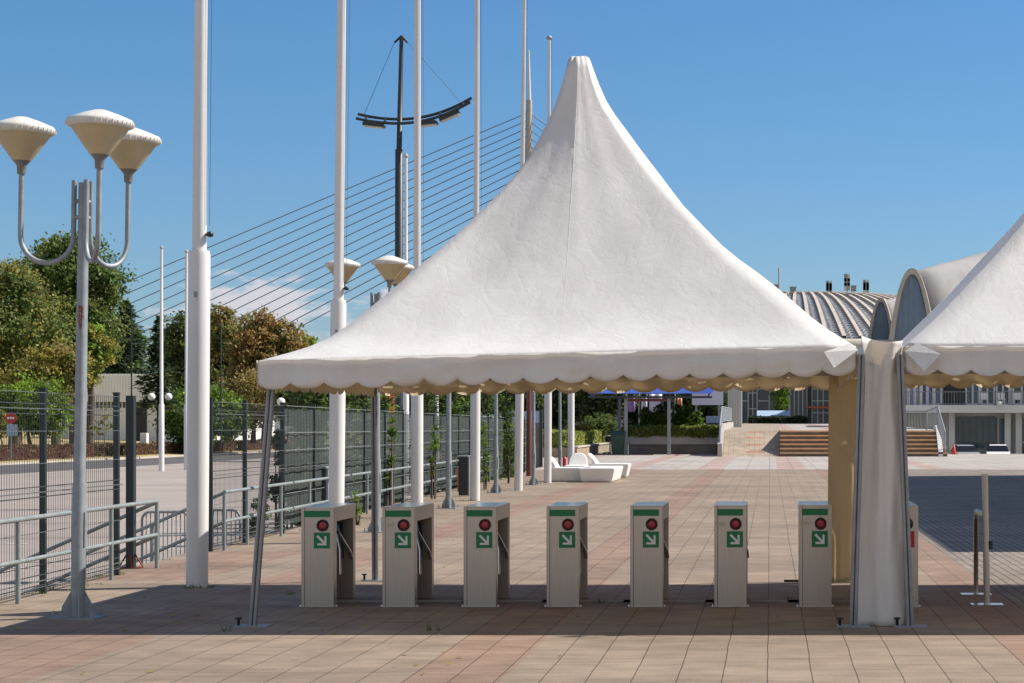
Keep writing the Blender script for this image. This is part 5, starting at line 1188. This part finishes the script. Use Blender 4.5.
for px, w_, h_, lb in ((775.5, 5, 5, 'small dark roof box on the dome by the tent slope'), (853.5, 5, 4, 'small dark roof box on the dome between two antennas'), (793, 6, 3, 'low dark roof vent on the dome')):
    x = gx(px, 358); v_ = MB().box(x - w_ * .09, x + w_ * .09, 357, 358.6, ZT + .2, ZT + .2 + h_ * .2).box(x - w_ * .1, x + w_ * .1, 356.9, 358.7, ZT + .203 + h_ * .2, ZT + .4 + h_ * .2).build('roof_box', galv); tag(v_, lb, 'roof vent', 'roof boxes on the dome')

# ------------------------------------------------------------------ pale shed, left background
Y = 205.; t = thing('shed', 'long pale grey metal shed behind the left trees with a dark doorway', 'building', (gx(150, Y), Y, .0))
x0, x1 = gx(60, Y), gx(214, Y); zt = gz(374, Y); zw = gz(402, Y)
m = MB(); nn = 80
shed_m = M('shed_cladding', (.82, .82, .80), .6, var=.05, scale=.5, stretch=(3, 3, .2)); m.box(x0, x1, Y, Y + 25, -.2, zw - .6); lw = m.build('wall', shed_m, t)
m = MB(); m.box(x0 - .3, x1 + .3, Y - .5, Y + 25, zw, zt)
for k in range(56): xx = x0 - .3 + (x1 - x0 + .6) * k / 56; m.box(xx, xx + .16, Y - .56, Y - .502, zw + .01, zt - .01)
m.build('upper_fascia', shed_m, t)
m = MB(); m.box(x0 + .1, x1 - .1, Y + .15, Y + .25, zw - .598, zw - .002); w_ = m.build('clerestory_window', glass_dark, t)
m = MB()
for k in range(40): xx = x0 + (x1 - x0) * k / 40; m.box(xx, xx + .14, Y - .02, Y + .14, zw - .598, zw - .003)
m.build('mullions', wall_grey, w_)
m = MB()
for k in range(72): xx = x0 + (x1 - x0) * k / 72; m.box(xx, xx + .12, Y - .06, Y - .003, -.1, zw - .62)
m.build('cladding_ribs', shed_m, t)
MB().box(gx(136.5, Y), gx(147, Y), Y - .12, Y - .065, .0, gz(399.5, Y) - .3).build('door', black_pl, t)
ub = MB().box(gx(140, 160), gx(146.5, 160), 160, 160.6, .0, gz(433, 160)).build('utility_cabinet', white_plain, bevel=.03); tag(ub, 'white utility cabinet standing on the verge below the dark doorway', 'cabinet')

# ------------------------------------------------------------------ cable-stayed bridge far away
Y = 1050.; k = Y / F; px0 = 529.5; t = thing('bridge', 'distant cable-stayed bridge, its slim pylon and fans of dark cables', 'bridge', (gx(px0, Y), Y, -1.4))
MB().tube([(gx(524, Y), Y, -1.4), (gx(529.3, Y), Y, gz(100, Y))], [3.6, 1.5], 16).build('pylon', concrete_tan, t)
MB().tube([(gx(529.3, Y), Y, gz(100, Y)), (gx(528.6, Y), Y, gz(50, Y))], [1.0, .45], 12).build('pylon_spire', white_paint, t)
MB().box(gx(-400, Y), gx(1000, Y), Y - 18, Y + 18, 14, 18.5).build('deck', concrete, t)
for i in range(13):
    zt_ = gz(112 + 7.6 * i, Y); slope = .422 + .0098 * i; zd = 18.5; dx = (zt_ - zd) / slope
    MB().tube([(gx(px0, Y), Y, zt_), (gx(px0, Y) - dx, Y, zd)], .27, 6).build('cable', cable_m, t)
for i in range(9):
    zt_ = gz(113 + 8 * i, Y); slope = .72 + .03 * i; dx = (zt_ - 18.5) / slope
    MB().tube([(gx(px0, Y), Y, zt_), (gx(px0, Y) + dx, Y, 18.5)], .27, 6).build('cable', cable_m, t)

# ------------------------------------------------------------------ exhibition hall to the right, whose shade lies on the plaza
t = thing('exhibition_hall', 'tall flat-roofed exhibition hall off to the right of the tents', 'building', (20, 48, 0))
H_ = 10.; x0, x1, y0, y1 = 11.95, 50., 29.2, 70.
MB().box(x0, x1, y0, y1, 0, H_ - .5).build('wall', wall_white, t); MB().box(x0 - .06, x1, y0 - .06, y1 + .05, H_ - .497, H_).build('roof', wall_grey, t)
for kx in range(8):
    Yw = y0 + 2 + kx * 4.8; p_ = MB().box(x0 - .05, x0 - .004, Yw, Yw + 3.4, 1.2, 7.5).build('window', glass_blue, t)
    m = MB()
    for j in range(4): m.box(x0 - .10, x0 - .052, Yw + j * 1.1, Yw + j * 1.1 + .08, 1.2, 7.5)
    m.build('window_frame', wall_grey, p_)
# fallen leaves on the plaza
rn = random.Random(99); m = MB()
for _ in range(150):
    Y = rn.uniform(13, 30); x = rn.uniform(edge(Y) + .1, 2.5 if rn.random() < .3 else -2)
    a = rn.uniform(0, 6.28); s = rn.uniform(.015, .035); d = Vector((math.cos(a), math.sin(a), 0)); e = Vector((-d.y, d.x, 0)); p_ = Vector((x, Y, .008))
    m.add([p_ - d * s, p_ - e * s * .5 + Vector((0, 0, .01)), p_ + d * s, p_ + e * s * .5], [(0, 1, 2, 3)])
o = m.build('fallen_leaves', G['yellow'], kind='stuff', fix=False); o['label'] = 'small yellow fallen leaves scattered on the plaza'; o['category'] = 'leaves'

# small weeds in the joints at the plaza edge and pole feet
m = MB(); rn = random.Random(5)
spots = [(gx(px, Y) + rn.uniform(-.16, .16), Y - .1 + rn.uniform(-.06, .06)) for px, Y in ((190, 20.5), (204, 20.5), (330, 28.5), (413, 36.5), (471, 44.9)) for _ in range(2)] + [(edge(y) + rn.uniform(.1, .5), y) for y in [rn.uniform(16, 45) for _ in range(26)]] + [(rn.uniform(-5, 1.5), rn.uniform(14, 20)) for _ in range(7)]
for x, y in spots:
    for _ in range(rn.randint(6, 16)):
        a = rn.uniform(0, 6.28); h = rn.uniform(.015, .06); d = Vector((math.cos(a), math.sin(a), 0)); p_ = Vector((x + rn.gauss(0, .03), y + rn.gauss(0, .03), .002)); e = Vector((-d.y, d.x, 0)) * .006
        m.add([p_ - e, p_ + e, p_ + d * h * .7 + Vector((0, 0, h))], [(0, 1, 2)])
o = m.build('weed_tufts', G['fern'], kind='stuff', fix=False); o['label'] = 'tiny green weeds in the paving joints'; o['category'] = 'weeds'
